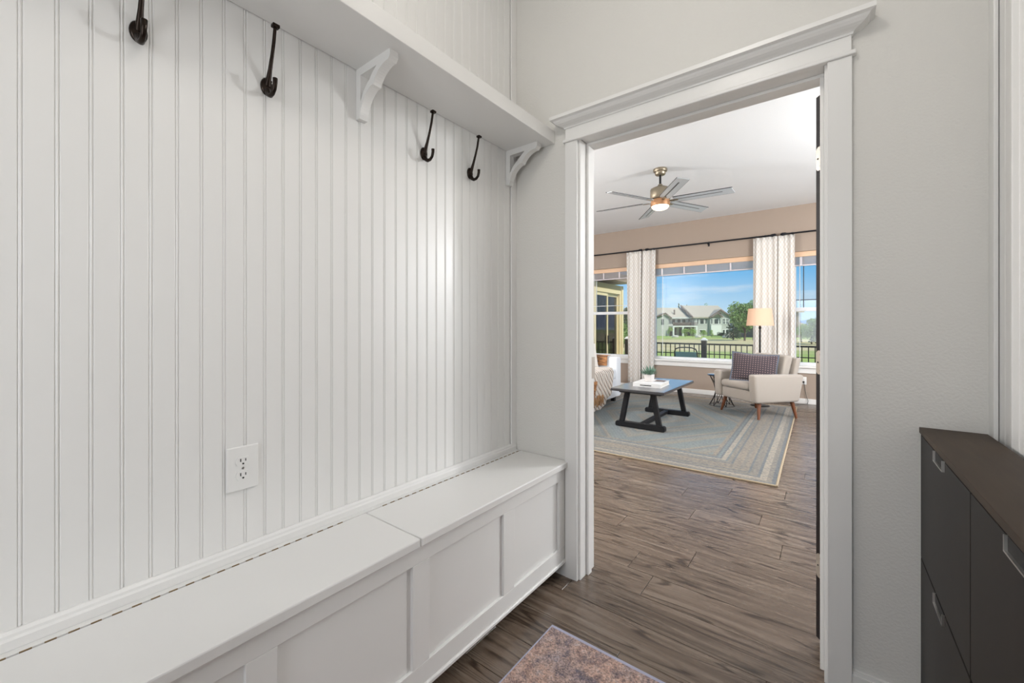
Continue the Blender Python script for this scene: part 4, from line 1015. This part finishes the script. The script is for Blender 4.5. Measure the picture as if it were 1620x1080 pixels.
# ------------------------------------------------------------------ trees and shrubs
def leaves(m, c, rad, n, size, rnd):
    for i in range(n):
        while True:
            p = Vector((rnd.uniform(-1, 1), rnd.uniform(-1, 1), rnd.uniform(-1, 1)))
            if .25 < p.length < 1: break
        q = Vector((c[0]+p.x*rad[0], c[1]+p.y*rad[1], c[2]+p.z*rad[2])); s_ = size*rnd.uniform(.6, 1.3)
        a = Vector((rnd.gauss(0, 1), rnd.gauss(0, 1), rnd.gauss(0, 1))).normalized(); b_ = a.orthogonal().normalized(); c_ = a.cross(b_)
        m.add([q+b_*s_, q+c_*s_*.6, q-b_*s_, q-c_*s_*.55], [(0, 1, 2, 3)])
def at(u_right, dist):      # metres to the right of the camera axis, metres ahead
    p = CAM+FWD*dist+RGT*u_right; return p.x, p.y
def tree(right, dist, h, w, kind, label, seed, cat='tree', group=None, n=None, name='tree'):
    rnd = random.Random(seed); x, yq = at(right, dist); z = gz(x, yq)
    t_ = thing(name, label, cat, (x, yq, z), rnd.uniform(0, 6), group)
    mt = M[{'dec': 'leaf_mid', 'con': 'leaf_dark', 'lime': 'leaf_lime', 'dark': 'leaf_dark'}[kind]]
    lm = MB(); tr = MB()
    if kind == 'con':
        tr.tube([(0, 0, 0), (0, 0, h*.97)], [.02*h+.03, .01], 7)
        k = 13
        for i in range(k):
            f_ = i/(k-1); zz = h*(.10+.88*f_); rr = w/2*(1-f_)**.85+.05*w
            leaves(lm, (0, 0, zz), (rr, rr, h*.055), int((n or 900)*1.5/k*(1.5-f_)), .03*w+.013*h, rnd)
    else:
        tr.tube([(0, 0, 0), (.02*h, 0, h*.35), (0, .02*h, h*.72)], [.022*h+.02, .016*h+.015, .006*h], 7)
        blobs = 9 if h > 2 else 6
        for i in range(blobs):
            a = 2*PI*i/blobs+rnd.uniform(-.4, .4); rr = w*.5*rnd.uniform(.25, .62) if i else 0; zz = h*rnd.uniform(.36, .82)
            br = w*rnd.uniform(.20, .30)
            tr.tube([(0, 0, h*.25), (math.cos(a)*rr*.6, math.sin(a)*rr*.6, zz-.1*h), (math.cos(a)*rr, math.sin(a)*rr, zz)], [.010*h, .006*h, .003*h], 5)
            leaves(lm, (math.cos(a)*rr, math.sin(a)*rr, zz), (br, br, br*min(1.1, .8*h/w+.2)), int((n or 1400)*1.8/blobs), .036*w, rnd)
        leaves(lm, (0, 0, h*.85), (w*.22, w*.22, h*.14), int((n or 1400)*1.8/blobs), .036*w, rnd)
    tag(lm.build('foliage', mt, t_), kind='stuff'); tr.build('trunk', M['bark'], t_, True)
    return t_
G = 'trees beyond the lawn'
def at_px(u, d_): return (u-810)/653.3*d_
tree(at_px(1178, 58), 58, 5.2, 4.2, 'dec', 'bushy green tree behind the lamp, left of its shade', 1, group=G, n=2200)
tree(at_px(1192, 62), 62, 6.2, 3.6, 'dec', 'tallest green tree right behind the lampshade', 2, group=G, n=1800)
tree(at_px(1160, 66), 66, 4.2, 2.6, 'con', 'dark green conifer at the right end of the sage house', 3, group=G)
tree(at_px(1117, 132), 132, 10.2, 3.4, 'dec', 'round green treetop rising above the house roof ridge', 4, group=G, n=900)
tree(at_px(1074, 132), 132, 9.6, 2.6, 'con', 'left dark treetop of two behind the house roof', 5, group=G, n=500)
tree(at_px(1086.5, 132), 132, 9.2, 1.8, 'con', 'right dark treetop of two behind the house roof', 6, group=G, n=400)
tree(at_px(991, 40), 40, 3.6, 1.5, 'con', 'dark conifer past the corner of the tan wing', 7, group=G)
tree(at_px(986, 36), 36, 2.2, 1.8, 'dec', 'green shrubby tree below the conifer by the tan wing', 8, group=G)
tree(at_px(1284, 46), 46, 2.9, 2.4, 'dec', 'bushy green tree seen through the right window', 9, group=G)
tree(at_px(1268, 52), 52, 2.4, 1.5, 'lime', 'lime green bush seen through the right window', 10, group=G)
tree(at_px(1298, 44), 44, 3.2, 2.0, 'con', 'conifer at the right window hidden partly by the door', 12, group=G)
SG = 'shrubs in front of the far house'
tree(at_px(1060, 104), 104, 2.4, 1.5, 'lime', 'slim lime shrub left of the far balcony', 21, 'shrub', SG, 600, 'shrub')
tree(at_px(1084, 100), 100, 2.0, 2.0, 'lime', 'round lime shrub below the far balcony', 22, 'shrub', SG, 700, 'shrub')
tree(at_px(1096, 98), 98, 2.1, 2.0, 'lime', 'lime shrub right of the round one, beside far balcony post', 23, 'shrub', SG, 700, 'shrub')
tree(at_px(1113, 100), 100, 1.7, 1.9, 'lime', 'low lime shrub behind the railing post cap', 24, 'shrub', SG, 600, 'shrub')
tree(at_px(1126, 96), 96, 1.7, 1.3, 'lime', 'small lime shrub just right of the railing post cap', 25, 'shrub', SG, 500, 'shrub')
tree(at_px(1141, 99), 99, 1.0, 2.4, 'dark', 'low dark shrub under the right bay of the house', 26, 'shrub', SG, 500, 'shrub')
for i, (u, d_, s_, lab) in enumerate(((1068, 88, .5, 'pale boulder at the left of the shrub bed'), (1104, 86, .45, 'pale boulder at the foot of the middle shrubs'), (1150, 80, .6, 'pale boulder near the dark conifer'))):
    bm = bmesh.new(); bmesh.ops.create_icosphere(bm, subdivisions=2, radius=s_); rnd = random.Random(i)
    for v_ in bm.verts: v_.co = Vector((v_.co.x*1.5, v_.co.y, v_.co.z*.7))*rnd.uniform(.85, 1.12)
    x, yq = at(at_px(u, d_), d_); tag(MB().take(bm).build('boulder', M['rock'], None, False, (x, yq, gz(x, yq)+.15)), lab, 'rock', 'boulders in the shrub bed')
